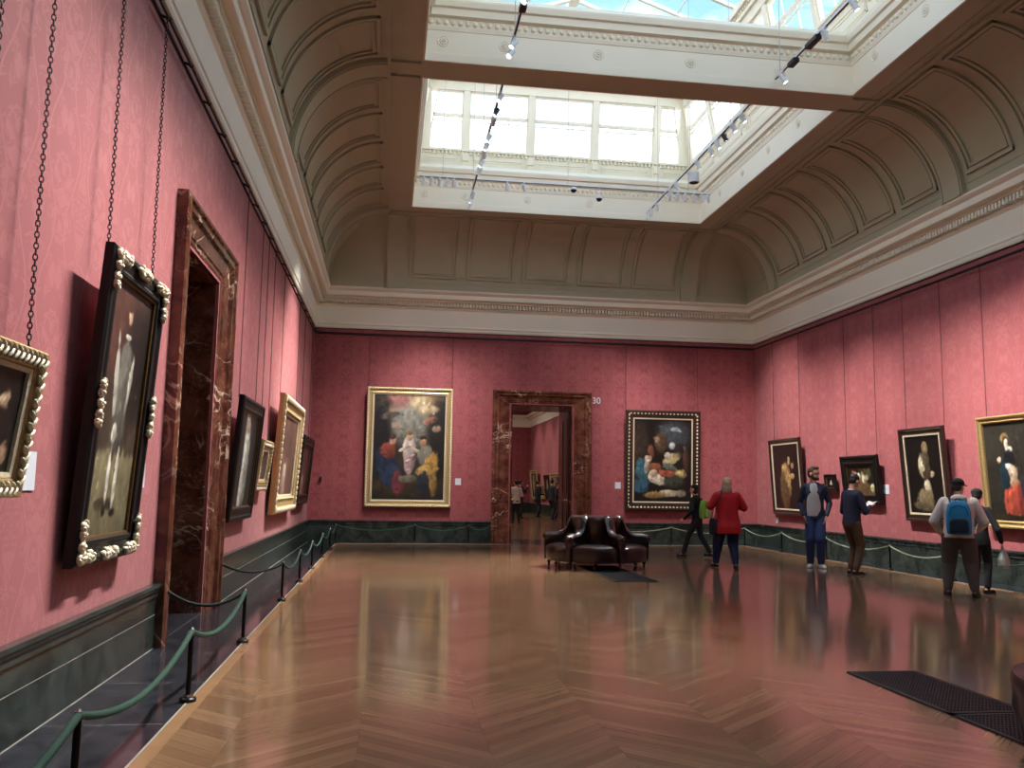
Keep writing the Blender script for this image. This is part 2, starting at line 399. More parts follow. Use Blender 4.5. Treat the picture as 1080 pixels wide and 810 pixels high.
# cove
def cv(t, r=0.0):
    return D0+DA*(1-math.cos(t))+r*math.cos(t), Z0+ZA*math.sin(t)-r*math.sin(t)
NT = 20
bm = NB()
for side in ('left', 'right', 'back', 'front'):
    a, b_ = LIM[side]; rows = []
    for k in range(NT+1):
        d, z = cv(PI/2*k/NT); rows.append((bm.verts.new(pt(side, a+d, d, z)), bm.verts.new(pt(side, b_-d, d, z))))
    for r, s in zip(rows, rows[1:]): bm.faces.new((r[0], r[1], s[1], s[0]))
bmesh.ops.remove_doubles(bm, verts=bm.verts, dist=1e-4)
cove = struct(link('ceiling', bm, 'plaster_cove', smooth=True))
def strip(bm, side, s0, s1, t0, t1, r, clip=True, base=0.0):
    """raised strip on the cove from angle t0 to t1, its ends cut at the mitre"""
    a, b_ = LIM[side]; K = max(2, int((t1-t0)/(PI/2)*NT)+1); rows = []
    for k in range(K+1):
        t = t0+(t1-t0)*k/K; d0, z0 = cv(t, base-.004); d1, z1 = cv(t, r); u0, u1 = s0, s1
        if clip: u0 = max(s0, a+d0); u1 = min(s1, b_-d0)
        if u1-u0 < .002: continue
        rows.append([bm.verts.new(pt(side, u, d, z)) for u, d, z in ((u0, d0, z0), (u0, d1, z1), (u1, d1, z1), (u1, d0, z0))])
    for r_, s_ in zip(rows, rows[1:]):
        for i in range(4): bm.faces.new((r_[i], r_[(i+1) % 4], s_[(i+1) % 4], s_[i]))
    if len(rows) > 1: bm.faces.new(rows[0]); bm.faces.new(rows[-1])
def panel(bm, side, s0, s1, t0=.20, t1=1.50):
    for ins, w, r in ((0, .06, .045), (.10, .045, .032)):
        a0, a1 = s0+ins, s1-ins; u0, u1 = t0+ins*.6, t1-ins*.6
        strip(bm, side, a0, a0+w, u0, u1, r); strip(bm, side, a1-w, a1, u0, u1, r)
        strip(bm, side, a0, a1, u0, u0+w*.65, r); strip(bm, side, a0, a1, u1-w*.65, u1, r)
FX0, FX1 = -.234, 2*XC+.234; FY1, FY0 = YB-1.80, YF+1.80
RIBW = .46
ribs_y = [(FY0-.02, FY0+RIBW), (5.69, 6.258), (12.91, 13.478), (FY1-RIBW, FY1+.02)]
ribs_x = [(FX0-.02, FX0+RIBW), (FX1-RIBW, FX1+.02)]
tn = 20
for side in ('left', 'right', 'back', 'front'):
    bm = NB(); rb = ribs_y if side in ('left', 'right') else ribs_x
    for (a, b_) in rb:
        strip(bm, side, a, b_, 0, PI/2, .08, clip=False)
        for e in (a+.03, b_-.07): strip(bm, side, e, e+.04, .0, PI/2, .10, clip=False, base=.075)
    for (p, q) in zip(rb, rb[1:]):
        L0, L1 = p[1], q[0]; n = 5; w = (L1-L0)/n
        for i in range(n): panel(bm, side, L0+i*w+.11, L0+(i+1)*w-.11)
        strip(bm, side, L0, L1, .11, .125, .012)
    a, b_ = LIM[side]                     # corner bays beyond the last ribs
    for (s0, s1) in ((a, rb[0][0]), (rb[-1][1], b_)):
        strip(bm, side, s0, s1, .11, .125, .012)
        e = s1-.12 if s0 == a else s0+.12
        for k_, w_ in ((0, .04), (.10, .03)):
            x = e-k_ if s0 == a else e+k_
            strip(bm, side, min(x, x+w_), max(x, x+w_), .2+k_*.6, 1.45, .018)
            strip(bm, side, s0+.02 if s0 == a else x, x if s0 == a else s1-.02, .2+k_*.6, .2+k_*.6+.022, .016)
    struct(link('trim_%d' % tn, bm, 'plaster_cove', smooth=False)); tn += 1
# flat of the ceiling with its three openings and the beams between them
bm = NB(); T = 9.12
ys = sorted([y for b in BAYS for y in b])
CX0, CX1 = FX0, FX1
box(bm, CX0, OXL, FY0, FY1, ZK, T); box(bm, OXR, CX1, FY0, FY1, ZK, T)
box(bm, OXL, OXR, FY0, BAYS[2][0], ZK, T); box(bm, OXL, OXR, BAYS[2][1], BAYS[1][0], ZK, T)
box(bm, OXL, OXR, BAYS[1][1], BAYS[0][0], ZK, T); box(bm, OXL, OXR, BAYS[0][1], FY1, ZK, T)
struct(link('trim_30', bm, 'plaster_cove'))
bm = NB()
for x in (FX0, FX1-.05): box(bm, x, x+.05, FY0, FY1, ZK-.05, ZK+.01)
for x in (FX0+.16, FX1-.20): box(bm, x, x+.04, FY0, FY1, ZK-.022, ZK+.01)
for y in (FY0, FY1-.05): box(bm, FX0, FX1, y, y+.05, ZK-.05, ZK+.01)
for (y0, y1) in ((5.69, 6.258), (12.91, 13.478)):
    for e in (y0+.03, y1-.07):
        box(bm, FX0, OXL-.02, e, e+.04, ZK-.045, ZK+.01); box(bm, OXR+.02, FX1, e, e+.04, ZK-.045, ZK+.01)
struct(link('trim_31', bm, 'plaster_cove'))
# ------------------------------------------------------------------ entablature round each opening
ENT = [(0.0, ZK+.002), (.030, ZK+.002), (.030, 8.22), (.012, 8.225), (0.010, 8.235), (0.010, 8.605), (.02, 8.61), (.03, 8.65), (.035, 8.665), (.04, 8.80), (.11, 8.82), (.12, 8.93), (.16, 8.95), (.18, 9.03), (.18, 9.06), (.13, 9.10), (.10, 9.16), (.02, 9.18), (-.2, 9.19)]
def rosette(parent, c, nrm):
    bm = NB(); lathe(bm, [(.095, -.01), (.095, .012), (.085, .02), (.072, .012), (.060, .012)], n=24)
    for k in range(8):
        a = 2*PI*k/8; ell(bm, (.042*math.cos(a), .042*math.sin(a), .014), (.020, .020, .014), su=8, sv=6)
    ell(bm, (0, 0, .016), (.022, .022, .02), su=10, sv=8)
    o = link('rosette', bm, 'lantern_paint', parent, smooth=True)
    o.location = c; o.rotation_mode = 'QUATERNION'; o.rotation_quaternion = Vector(nrm).to_track_quat('Z', 'Y')
    return o
bayn = 0
for (y0, y1) in BAYS:
    bm = NB(); loops = []
    for d, z in ENT: loops.append([bm.verts.new(p) for p in ((OXL+d, y0+d, z), (OXR-d, y0+d, z), (OXR-d, y1-d, z), (OXL+d, y1-d, z))])
    for a, b_ in zip(loops, loops[1:]):
        for i in range(4): bm.faces.new((a[i], a[(i+1) % 4], b_[(i+1) % 4], b_[i]))
    # egg-and-dart course
    def eggs(P, Q, nrm, z=8.735):
        P, Q = Vector(P), Vector(Q); L = (Q-P).length; n = int(L/.115); u = (Q-P)/L
        for k in range(n):
            c = P+u*((k+.5)*L/n)+Vector(nrm)*.036; c.z = z
            M = Matrix.Translation(c) @ Matrix.Diagonal((.045 if abs(u.x) > .5 else .04, .045 if abs(u.y) > .5 else .04, .06, 1))
            bmesh.ops.create_icosphere(bm, subdivisions=1, radius=1, matrix=M)
    if bayn < 2:
        eggs((OXL+.05, y1, 0), (OXR-.05, y1, 0), (0, -1, 0)); eggs((OXR, y0+.05, 0), (OXR, y1-.05, 0), (-1, 0, 0)); eggs((OXL, y0+.05, 0), (OXL, y1-.05, 0), (1, 0, 0))
    t = struct(link('trim_%d' % (40+bayn), bm, 'lantern_paint'))
    if bayn < 2:
        for k in range(5): rosette(t, (OXL+(OXR-OXL)*(k+.0)/4.55+.10 if False else .0+[1.6, 3.14, 4.69, 6.24, 7.2][k] if k < 4 else 0.62, y1-.002, 8.43), (0, -1, 0))
        for k in range(5):
            yy = y0+1.37+1.33*k if bayn == 0 else y0+.62+1.33*k
            if yy < y1-.2: rosette(t, (OXR-.002, yy, 8.45), (-1, 0, 0)); rosette(t, (OXL+.002, yy, 8.45), (1, 0, 0))
    bayn += 1
# ------------------------------------------------------------------ glazed lantern above, one long volume leaning inwards
LY0, LY1 = -1.4, 20.58
SL = .17
def lw(side, s, z, o=0.0):
    """point on the leaning lantern wall: s along it, o towards the inside"""
    k = SL*(z-9.75)+o
    if side == 'left': return (.42+k, s, z)
    if side == 'right': return (2*XC-.42-k, s, z)
    if side == 'back': return (s, LY1-k, z)
    return (s, LY0+k, z)
def lpanel(bm, side, s0, s1, z0, z1, o0=-.10, o1=.0, taper=(0, 0)):
    """slab lying in the leaning wall"""
    P = []
    for o in (o0, o1):
        for (s, z) in ((s0, z0), (s1, z0), (s1-taper[1], z1), (s0+taper[0], z1)): P.append(bm.verts.new(lw(side, s, z, o)))
    for f in ((0, 1, 2, 3), (7, 6, 5, 4), (0, 4, 5, 1), (1, 5, 6, 2), (2, 6, 7, 3), (3, 7, 4, 0)): bm.faces.new([P[i] for i in f])
WZ0, WZ1, LT = 9.77, 11.20, 11.75
sides = {}
XA, XB = .42, 2*XC-.42
divs_x = [XA+.22, 1.555, 3.235, 4.90, 6.50, XB-.22]         # window edges between mullion centres, end walls
def mull(side):
    if side in ('back', 'front'): return [XA, 1.61, 3.25, 4.90, 6.52, XB]
    n = 13; return [LY0+(LY1-LY0)*k/n for k in range(n+1)]
wn = 1
for side in ('back', 'left', 'right', 'front'):
    bm = NB(); ms = mull(side); a, b_ = ms[0], ms[-1]; tp = SL*(WZ1-WZ0)
    lpanel(bm, side, a-.15, b_+.15, 9.10, WZ0, -.16, 0)                         # panel zone
    tpz = SL*(LT-WZ1)
    lpanel(bm, side, a-.1, b_+.1, WZ1, LT, -.16, 0)                              # top frieze
    lpanel(bm, side, a-.1, b_+.1, WZ0-.05, WZ0, 0, .07); lpanel(bm, side, a-.1, b_+.1, WZ1+.0, WZ1+.05, 0, .03)
    lpanel(bm, side, a-.1, b_+.1, WZ1+.22, WZ1+.30, 0, .06); lpanel(bm, side, a-.1, b_+.1, WZ1+.36, WZ1+.48, 0, .13)
    s = a+.1
    while s < b_-.1:                                                            # small dentil courses
        lpanel(bm, side, s, s+.05, WZ0-.12, WZ0-.05, 0, .045); lpanel(bm, side, s, s+.05, WZ1+.30, WZ1+.36, 0, .08); s += .10
    for k, mline in enumerate(ms):
        e0 = mline-.075; e1 = mline+.075
        if k == 0: e0, e1 = a-.05, a+.25+tp*.3
        if k == len(ms)-1: e0, e1 = b_-.25-tp*.3, b_+.05
        lpanel(bm, side, e0, e1, WZ0, WZ1, -.14, .02)
        if 0 < k < len(ms)-1:
            lpanel(bm, side, mline-.10, mline+.10, 9.20, WZ0-.12, 0, .05)       # pier and console
            lpanel(bm, side, mline-.075, mline+.075, WZ0-.30, WZ0-.12, .05, .12); lpanel(bm, side, mline-.06, mline+.06, WZ0-.42, WZ0-.30, .05, .08)
    for p, q in zip(ms, ms[1:]):                                                # sunk panels: moulding frames
        x0, x1 = p+.2, q-.2; z0, z1 = 9.27, 9.56
        for w_, r_ in ((0, .018), (.05, .012)):
            lpanel(bm, side, x0+w_, x1-w_, z0+w_, z0+w_+.025, 0, r_); lpanel(bm, side, x0+w_, x1-w_, z1-w_-.025, z1-w_, 0, r_)
            lpanel(bm, side, x0+w_, x0+w_+.025, z0+w_, z1-w_, 0, r_); lpanel(bm, side, x1-w_-.025, x1-w_, z0+w_, z1-w_, 0, r_)
    struct(link('trim_%d' % (50+list(('back', 'left', 'right', 'front')).index(side)), bm, 'lantern_paint'))
    for k, (p, q) in enumerate(zip(ms, ms[1:])):
        x0, x1 = p+.075, q-.075; ta, tb = 0, 0
        if side in ('back', 'front'):
            if k == 0: x0 = a+.22; ta = tp
            if k == len(ms)-2: x1 = b_-.22; tb = tp
        bm = NB(); f = .035
        lpanel(bm, side, x0, x0+f, WZ0, WZ1, -.08, -.02, (ta, -ta)); lpanel(bm, side, x1-f, x1, WZ0, WZ1, -.08, -.02, (-tb, tb))
        lpanel(bm, side, x0, x1, WZ0, WZ0+f, -.08, -.02); lpanel(bm, side, x0+ta, x1-tb, WZ1-f, WZ1, -.08, -.02)
        n = 2 if (x1-x0) < 1.05 else 3
        for i in range(1, n):
            xx = x0+(x1-x0)*i/n; tt = ta*(1-i/n)-tb*(i/n)
            lpanel(bm, side, xx-.008, xx+.008, WZ0, WZ1, -.07, -.03, (tt, -tt))
        fr = (10.60-WZ0)/(WZ1-WZ0)
        lpanel(bm, side, x0+ta*fr, x1-tb*fr, 10.58, 10.65, -.09, -.02); lpanel(bm, side, x0+ta*.5, x1-tb*.5, 10.47, 10.485, -.07, -.03)
        w_ = struct(link('window_%d' % wn, bm, 'lantern_paint'))
        bm = NB(); lpanel(bm, side, x0+.01, x1-.01, WZ0+.01, WZ1-.01, -.055, -.047, (ta, tb)); link('pane', bm, 'glass', w_)
        wn += 1
# gable roof of glass on rafters
RX0, RX1 = .42+SL*(LT-9.75)-.08, 2*XC-(.42+SL*(LT-9.75))+.08; RZ0, RZ1 = LT, 12.87
for sgn, xe in ((-1, RX0), (1, RX1)):
    bm = NB(); y = LY0; n = 22; st = (LY1-LY0)/n
    for k in range(n+1):
        yy = LY0+k*st; w_ = .035
        quadbox(bm, [(xe, yy-w_, RZ0), (xe, yy+w_, RZ0), (XC, yy+w_, RZ1), (XC, yy-w_, RZ1)], .09, (0, 0, -1))
    for f_ in (.33, .66):
        xx = xe+(XC-xe)*f_; zz = RZ0+(RZ1-RZ0)*f_; box(bm, xx-.012, xx+.012, LY0, LY1, zz-.03, zz)
    w_ = struct(link('window_%d' % wn, bm, 'lantern_paint')); wn += 1
    bm = NB(); quadbox(bm, [(xe, LY0, RZ0+.02), (xe, LY1, RZ0+.02), (XC, LY1, RZ1+.02), (XC, LY0, RZ1+.02)], .008, (0, 0, 1)); link('pane', bm, 'glass', w_)
bm = NB(); box(bm, XC-.10, XC+.10, LY0, LY1, RZ1-.16, RZ1+.06)
for yy in (LY0, LY1):
    a = [bm.verts.new(p) for p in ((RX0, yy, RZ0), (RX1, yy, RZ0), (XC, yy, RZ1+.02))]; bm.faces.new(a)
for yy in (5.97, 13.2):                                                        # tie rods / trusses over the beams
    box(bm, RX0, RX1, yy-.03, yy+.03, RZ0-.05, RZ0+.03)
struct(link('trim_56', bm, 'lantern_paint'))
bm = NB()  # ledge closing the top of the openings out to the lantern walls
box(bm, CX0, .48, FY0, FY1+.1, 9.08, 9.125); box(bm, 2*XC-.48, CX1, FY0, FY1+.1, 9.08, 9.125); box(bm, .3, 7.6, LY1-.48, LY1+.2, 9.10, 9.125)
struct(link('trim_57', bm, 'lantern_paint'))

# ------------------------------------------------------------------ marble doorways
SUR = [(0, 0), (0, -.10), (.03, -.115), (.075, -.115), (.10, -.09), (.13, -.085), (.16, -.10), (.19, -.095), (.22, -.06), (.40, -.03), (.42, -.015), (.46, -.012), (.535, .012), (.535, .03)]
def surround(name, w_half, h, loc, rotz, wide):
    """stepped architrave: jamb - head - jamb, standing proud of the wall (local -Y)"""
    bm = NB(); rows = []
    k = wide/.535
    for d, y in SUR:
        o = (wide-d*k)
        rows.append([bm.verts.new(p) for p in ((-w_half-o, y, 0), (-w_half-o, y, h+o*.72), (w_half+o, y, h+o*.72), (w_half+o, y, 0))])
    for a, b_ in zip(rows, rows[1:]):
        for i in range(3): bm.faces.new((a[i], a[i+1], b_[i+1], b_[i]))
    for i in (0, 3): bm.faces.new([r[i] for r in rows])
    return struct(link(name, bm, 'rouge_marble', loc=loc, rot=(0, 0, rotz)))
dl = surround('door_1', .77, DL[2], (XL, 9.43, 0), PI/2, .56)
db = surround('door_2', .83, DB[2], (XC-(XC-3.94), YB, 0), 0, .49)
bm = NB(); box(bm, -.77, -.74, .035, 1.0, 0, DL[2]); box(bm, .74, .77, .035, 1.0, 0, DL[2]); box(bm, -.77, .77, .035, 1.0, DL[2]-.03, DL[2]); link('jamb', bm, 'rouge_marble', dl)
bm = NB(); box(bm, -.77, .77, 0, 1.0, 0, .012); link('threshold', bm, 'dark_border', dl)
bm = NB(); box(bm, -.74, .74, .93, .98, .012, DL[2]-.03)
for x0 in (-.66, .06):
    for z0, z1 in ((.3, 1.2), (1.4, 3.4)):
        box(bm, x0, x0+.6, .915, .93, z0, z0+.04); box(bm, x0, x0+.6, .915, .93, z1-.04, z1); box(bm, x0, x0+.04, .915, .93, z0, z1); box(bm, x0+.56, x0+.6, .915, .93, z0, z1)
link('door_leaf', bm, 'dark_wood', dl)
bm = NB(); W = .83; box(bm, -W, -W+.03, .035, 1.75, 0, DB[2]); box(bm, W-.03, W, .035, 1.75, 0, DB[2]); box(bm, -W, W, .035, 1.75, DB[2]-.03, DB[2]); link('jamb', bm, 'rouge_marble', db)
for s in (-1, 1):
    bm = NB(); x = s*(W-.075); box(bm, min(x, x+s*.04), max(x, x+s*.04), .22, 1.05, .02, 3.5)
    for z0, z1 in ((.3, 1.1), (1.3, 3.3)):
        xx = x-s*.0; a, b_ = min(xx, xx-s*.014), max(xx, xx-s*.014)
        box(bm, a, b_, .32, .36, z0, z1); box(bm, a, b_, .90, .94, z0, z1); box(bm, a, b_, .32, .94, z0, z0+.04); box(bm, a, b_, .32, .94, z1-.04, z1)
    dlf = link('door_leaf', bm, 'dark_wood', db)
    bm = NB(); box(bm, min(x, x-s*.012), max(x, x-s*.012), .25, .31, .95, 1.25); cone(bm, (x-s*.012, .28, 1.12), (x-s*.06, .28, 1.12), .012, n=8); ell(bm, (x-s*.07, .28, 1.12), (.025, .025, .025), su=10, sv=8)
    link('door_handle', bm, 'brass', dlf)
# ------------------------------------------------------------------ the next gallery through the doorway
NX0, NX1, NY0, NY1, NZ = 1.0, 8.13, YB+1.75, 50.0, 6.6
bm = NB(); box(bm, NX0, NX1, NY0, NY1, -.08, 0); struct(link('floor', bm, 'parquet'))
bm = NB(); box(bm, NX1, NX1+.3, NY0, NY1+.3, 0, NZ); struct(link('wall_right', bm, 'damask_side'))
bm = NB(); box(bm, NX0-.3, NX0, NY0, NY1+.3, 0, NZ); struct(link('wall_left', bm, 'damask_side'))
bm = NB(); box(bm, NX0, NX1, NY1, NY1+.3, 0, NZ); struct(link('wall_back', bm, 'damask_end'))
bm = NB(); box(bm, NX0-.3, DB[0]-.02, NY0-.02, NY0+.02, 0, NZ) ; box(bm, DB[1]+.02, NX1+.3, NY0-.02, NY0+.02, 0, NZ); struct(link('wall_front', bm, 'damask_end'))
bm = NB()
for x0, x1, y0, y1 in ((NX1-.06, NX1, NY0, NY1), (NX0, NX1, NY1-.06, NY1)): box(bm, x0, x1, y0, y1, 0, .56)
struct(link('baseboard_right', bm, 'green_marble'))
bm = NB(); zc = 4.95
for (o, z0, z1) in ((.05, zc, zc+.45), (.16, zc+.45, zc+.55), (.3, zc+.55, zc+.7)):
    box(bm, NX1-o, NX1, NY0, NY1, z0, z1); box(bm, NX0, NX1, NY1-o, NY1, z0, z1)
struct(link('trim_60', bm, 'plaster'))
bm = NB(); box(bm, NX0-.3, NX1+.3, NY0, NY1+.3, NZ, NZ+.1)
y = NY0+1
while y < NY1: box(bm, NX0, NX1, y, y+.3, NZ-.22, NZ); y += 2.4
for x in (NX0+1.6, NX1-1.6): box(bm, x, x+.25, NY0, NY1, NZ-.25, NZ)
struct(link('ceiling', bm, 'plaster'))
for yy in (28, 36, 45):     # unseen area lamps added to brighten the next room
    ld = bpy.data.lights.new('added_gallery_fill', 'AREA'); ld.shape = 'RECTANGLE'; ld.size = 2.0; ld.size_y = 3.0; ld.energy = 130; ld.color = (1, .93, .84)
    lo = bpy.data.objects.new('added_gallery_fill', ld); COL.objects.link(lo); lo.location = (3.6, yy, NZ-.3)
for yy in (38, 41, 44, 47):  # added spots without fixtures, brightening the next room's right wall
    ld = bpy.data.lights.new('added_wall_fill', 'SPOT'); ld.energy = 230; ld.spot_size = 1.1; ld.spot_blend = .8; ld.color = (1, .92, .84); ld.shadow_soft_size = .05
    lo = bpy.data.objects.new('added_wall_fill', ld); COL.objects.link(lo); lo.location = (5.0, yy, 6.2); lo.rotation_euler = (Vector((NX1, yy, 2.4))-Vector((5.0, yy, 6.2))).to_track_quat('-Z', 'Y').to_euler()

# ------------------------------------------------------------------ lighting tracks and spotlights
ORD = ['first', 'second', 'third', 'fourth', 'fifth', 'sixth', 'seventh', 'eighth', 'ninth', 'tenth', 'eleventh', 'twelfth', 'thirteenth', 'fourteenth']
def track(label, p, q, hangs):
    t = tag(empty('lighting_track', p), label, 'light track', 'lighting tracks under the skylight')
    p_, q_ = Vector(p), Vector(q); d = q_-p_; bm = NB(); w = .02
    if abs(d.x) > abs(d.y): box(bm, 0, d.x, -w, w, -.02, .02)
    else: box(bm, -w, w, 0, d.y, -.02, .02)
    link('rail', bm, 'spot_white', t)
    bm = NB()
    if abs(d.x) > abs(d.y): box(bm, .02, d.x-.02, -.012, .012, -.026, -.0195)
    else: box(bm, -.012, .012, .02, d.y-.02, -.026, -.0195)
    link('contact_strip', bm, 'spot_black', t)
    for f in hangs:
        c = d*f; zt = 12.0-p[2]; x = p[0]+c.x
        zt = RZ0+(RZ1-RZ0)*(1-abs(x-XC)/(XC-RX0))-.08-p[2]
        bm = NB(); cone(bm, (c.x, c.y, .02), (c.x, c.y, zt), .007, n=6); link('hanging_cable', bm, 'cable', t)
    return t
track('white lighting track running away under the far skylight, on its left', (1.69, 13.75, 8.25), (1.69, 20.02, 8.25), (.15, .5, .85))
track('white lighting track running away under the far skylight, on its right', (6.10, 13.75, 8.25), (6.10, 20.02, 8.25), (.15, .5, .85))
track('white lighting track crossing from left to right under the far skylight', (.42, 18.60, 8.32), (7.22, 18.60, 8.32), (.08, .5, .92))
track('white lighting track hanging at the left under the nearer skylight', (1.66, 6.5, 8.25), (1.66, 12.75, 8.25), (.1, .9))
track('white lighting track hanging at the right under the nearer skylight', (6.13, 6.5, 8.25), (6.13, 12.85, 8.25), (.1, .97))
def spot_proto(mat, big=False):
    r = empty('track_spotlight'); k = 1.5 if big else 1.0
    bm = NB(); box(bm, -.02, .02, -.05, .05, -.035, -.02); cone(bm, (0, 0, -.03), (0, 0, -.075), .012, n=8); link('adapter', bm, mat, r)
    bm = NB()
    for s in (-1, 1): box(bm, s*.045*k-.004, s*.045*k+.004, -.012, .012, -.13*k, -.065)
    box(bm, -.045*k, .045*k, -.012, .012, -.078, -.068); link('yoke', bm, mat, r)
    bm = NB(); lathe(bm, [(.016, .075), (.034, .072), (.040, .055), (.040, -.055), (.047, -.065), (.047, -.09), (.041, -.09), (.039, -.075)], n=18)
    for v in bm.verts: v.co *= k
    h = link('lamp_head', bm, mat, r, smooth=True); h.location = (0, 0, -.125*k)
    bm = NB(); lathe(bm, [(.037*k, -.079*k), (.037*k, -.074*k)], n=18); link('lens', bm, 'lamp_face', h)
    return r
PROT = {'spot_white': spot_proto('spot_white'), 'spot_black': spot_proto('spot_black')}
USED = set()
def copy_tree(o, parent=None):
    c = o.copy(); COL.objects.link(c)
    if parent is not None: c.parent = parent
    for ch in list(o.children): copy_tree(ch, c)
    return c
def aim(o, target):
    h = [c for c in o.children if c.name.startswith('lamp_head')][0]
    d = Vector(target)-(Vector(o.location)+Vector(h.location)); h.rotation_mode = 'QUATERNION'; h.rotation_quaternion = d.to_track_quat('-Z', 'Y')
    return d
SDL = {}
def spotlight(loc, target, label, group, mat='spot_white', power=1.0, size=.70, lamp=True):
    o = PROT[mat]
    if mat in USED: o = copy_tree(PROT[mat])
    USED.add(mat); o.location = loc; d = aim(o, target); tag(o, label, 'spotlight', group)
    if lamp:
        power *= .42 if target[1] > 22 else (1.6 if target[0] > 9 else (.62 if target[1] > 9.5 else .82))
        key = (round(power, 2), round(size, 2))
        if key not in SDL:
            ld = bpy.data.lights.new('spot_beam', 'SPOT'); ld.energy = SPOT_POWER*power; ld.spot_size = size; ld.spot_blend = 1.0; ld.color = (1, .94, .86); ld.shadow_soft_size = .035; SDL[key] = ld
        lo = bpy.data.objects.new('spot_beam', SDL[key]); COL.objects.link(lo); lo.parent = o
        dn = d.normalized(); lo.location = Vector((0, 0, -.125))+dn*.11; lo.rotation_mode = 'QUATERNION'; lo.rotation_quaternion = d.to_track_quat('-Z', 'Y')
    return o
LT_Y = [14.06, 14.65, 15.04, 15.82, 16.25, 16.65, 17.15, 17.59, 19.10, 19.45, 19.85]
tl = [(-2, 12.3, 1.9), (-2, 13.6, 1.8), (-.2, 22.3, 2.6), (-2, 15.2, 1.9), (-2, 16.6, 2.0), (.9, 22.3, 2.4), (-2, 17.8, 2.0), (-2, 19.9, 1.9), (.6, 22.3, 2.8), (-2, 21.0, 1.9), (.3, 22.3, 2.0)]
for k, y in enumerate(LT_Y):
    mt = 'spot_black' if k in (1,) else 'spot_white'
    spotlight((1.69, y, 8.25), tl[k], '%s track spotlight on the left lengthwise track of the far skylight, %s from the beam' % ('black' if mt == 'spot_black' else 'white', ORD[k]), 'spotlights of the far left track', mt, lamp=k not in (1,))
RT_Y = [14.14, 14.56, 14.99, 15.35, 15.70, 16.43, 17.74, 18.17, 19.18, 19.6, 19.85]
tr = [(9.8, 12.6, 1.9), (9.8, 13.6, 1.9), (9.8, 14.7, 1.9), (9.8, 14.9, 1.9), (9.8, 16.6, 1.8), (9.8, 17.3, 1.8), (9.8, 18.6, 1.9), (9.8, 20.3, 1.9), (7.2, 22.3, 2.3), (7.2, 22.3, 2.6), (5.7, 22.3, 2.6)]
for k, y in enumerate(RT_Y):
    mt = 'spot_black' if k in (2,) else 'spot_white'
    spotlight((6.10, y, 8.25), tr[k], '%s track spotlight on the right lengthwise track of the far skylight, %s from the beam' % ('black' if mt == 'spot_black' else 'white', ORD[k]), 'spotlights of the far right track', mt, lamp=k not in (2,))
CT_X = [.55, .72, .90, 1.06, 1.22, 2.42, 2.81, 6.22, 6.42, 6.60, 6.80, 7.0, 7.14]
for k, x in enumerate(CT_X):
    tg = [(-.6, 22.3, 2.0), (0, 22.3, 3.0), (1.2, 22.3, 2.4), (-1.6, 22.3, 2.2), (1.9, 22.3, 2.6), (2.4, 22.3, 2.6), (5.4, 22.3, 3.0), (6.4, 22.3, 2.0), (7.0, 22.3, 2.4), (7.6, 22.3, 2.0), (8.8, 22.3, 2.2), (9.8, 21.4, 2.2), (9.4, 22.3, 2.2)][k]
    spotlight((x, 18.60, 8.32), tg, 'small white spotlight on the cross track of the far skylight, %s from the left' % ORD[k], 'spotlights of the cross track', lamp=k not in (1, 3, 8, 10))
NL_Y = [12.52, 12.20, 11.0, 10.1, 9.2, 8.4, 7.6, 6.9]
tn_ = [(-2, 10.2, 2.2), (-2, 11.9, 1.9), (-2, 8.6, 2.6), (-2, 7.2, 2.3), (-2, 6.2, 2.4), (-2, 6.4, 1.5), (-2, 4.8, 2.2), (-2, 3.9, 2.0)]
for k, y in enumerate(NL_Y[:8]):
    spotlight((1.66, y, 8.25), tn_[k], 'white track spotlight on the left track of the nearer skylight, %s from the beam' % ORD[k], 'spotlights of the nearer left track')
NR_Y = [12.58, 11.2, 10.4, 9.4, 8.2]
for k, y in enumerate(NR_Y):
    spotlight((6.13, y, 8.25), [(9.8, 11.6, 2.0), (9.8, 12.6, 2.0), (9.8, 10, 2.1), (9.8, 8, 2.1), (9.8, 6, 2)][k], 'white track spotlight on the right track of the nearer skylight, %s from the beam' % ORD[k], 'spotlights of the nearer right track')
# transformers, projector, cameras on the tracks
for (x, y, w_, lab) in ((1.66, 11.35, .16, 'black transformer box on the left track of the nearer skylight'), (6.13, 12.20, .22, 'small black transformer box near the end of the right nearer track'), (6.13, 11.55, .34, 'long black transformer box on the right nearer track')):
    bm = NB(); box(bm, x-.05, x+.05, y-w_/2, y+w_/2, 8.165, 8.232); box(bm, x-.03, x+.03, y-w_/2-.02, y+w_/2+.02, 8.18, 8.222); tag(link('transformer_box', bm, 'spot_black'), lab, 'transformer')
p = tag(empty('projector', (6.30, 17.2, 8.20)), 'large white cylindrical lamp beside the right far track', 'ceiling lamp')
bm = NB(); lathe(bm, [(.05, .05), (.11, .045), (.115, -.17), (.10, -.175)], n=24); link('housing', bm, 'spot_white', p, smooth=True)
bm = NB(); lathe(bm, [(.092, -.18), (.092, -.168)], n=24); link('lens', bm, 'spot_black', p)
bm = NB(); box(bm, -.21, .02, -.02, .02, .03, .06); link('arm', bm, 'spot_white', p)
for (x, drop, lab) in ((3.95, .03, 'small dark dome camera fixed to the middle of the cross track'), (4.55, .20, 'dark dome camera hanging on a short stem below the cross track')):
    p = tag(empty('dome_camera', (x, 18.6, 8.30)), lab, 'camera')
    bm = NB(); cone(bm, (0, 0, -.01), (0, 0, -drop-.02), .012, n=8); link('stem', bm, 'spot_white', p)
    bm = NB(); lathe(bm, [(.03, 0), (.075, -.03), (.08, -.07)], (0, 0, -drop), n=20); link('housing', bm, 'spot_white', p, smooth=True)
    bm = NB(); lathe(bm, [(.068, -.07), (.060, -.10), (.035, -.125), (.005, -.135)], (0, 0, -drop), n=20); link('dome', bm, 'spot_black', p, smooth=True)

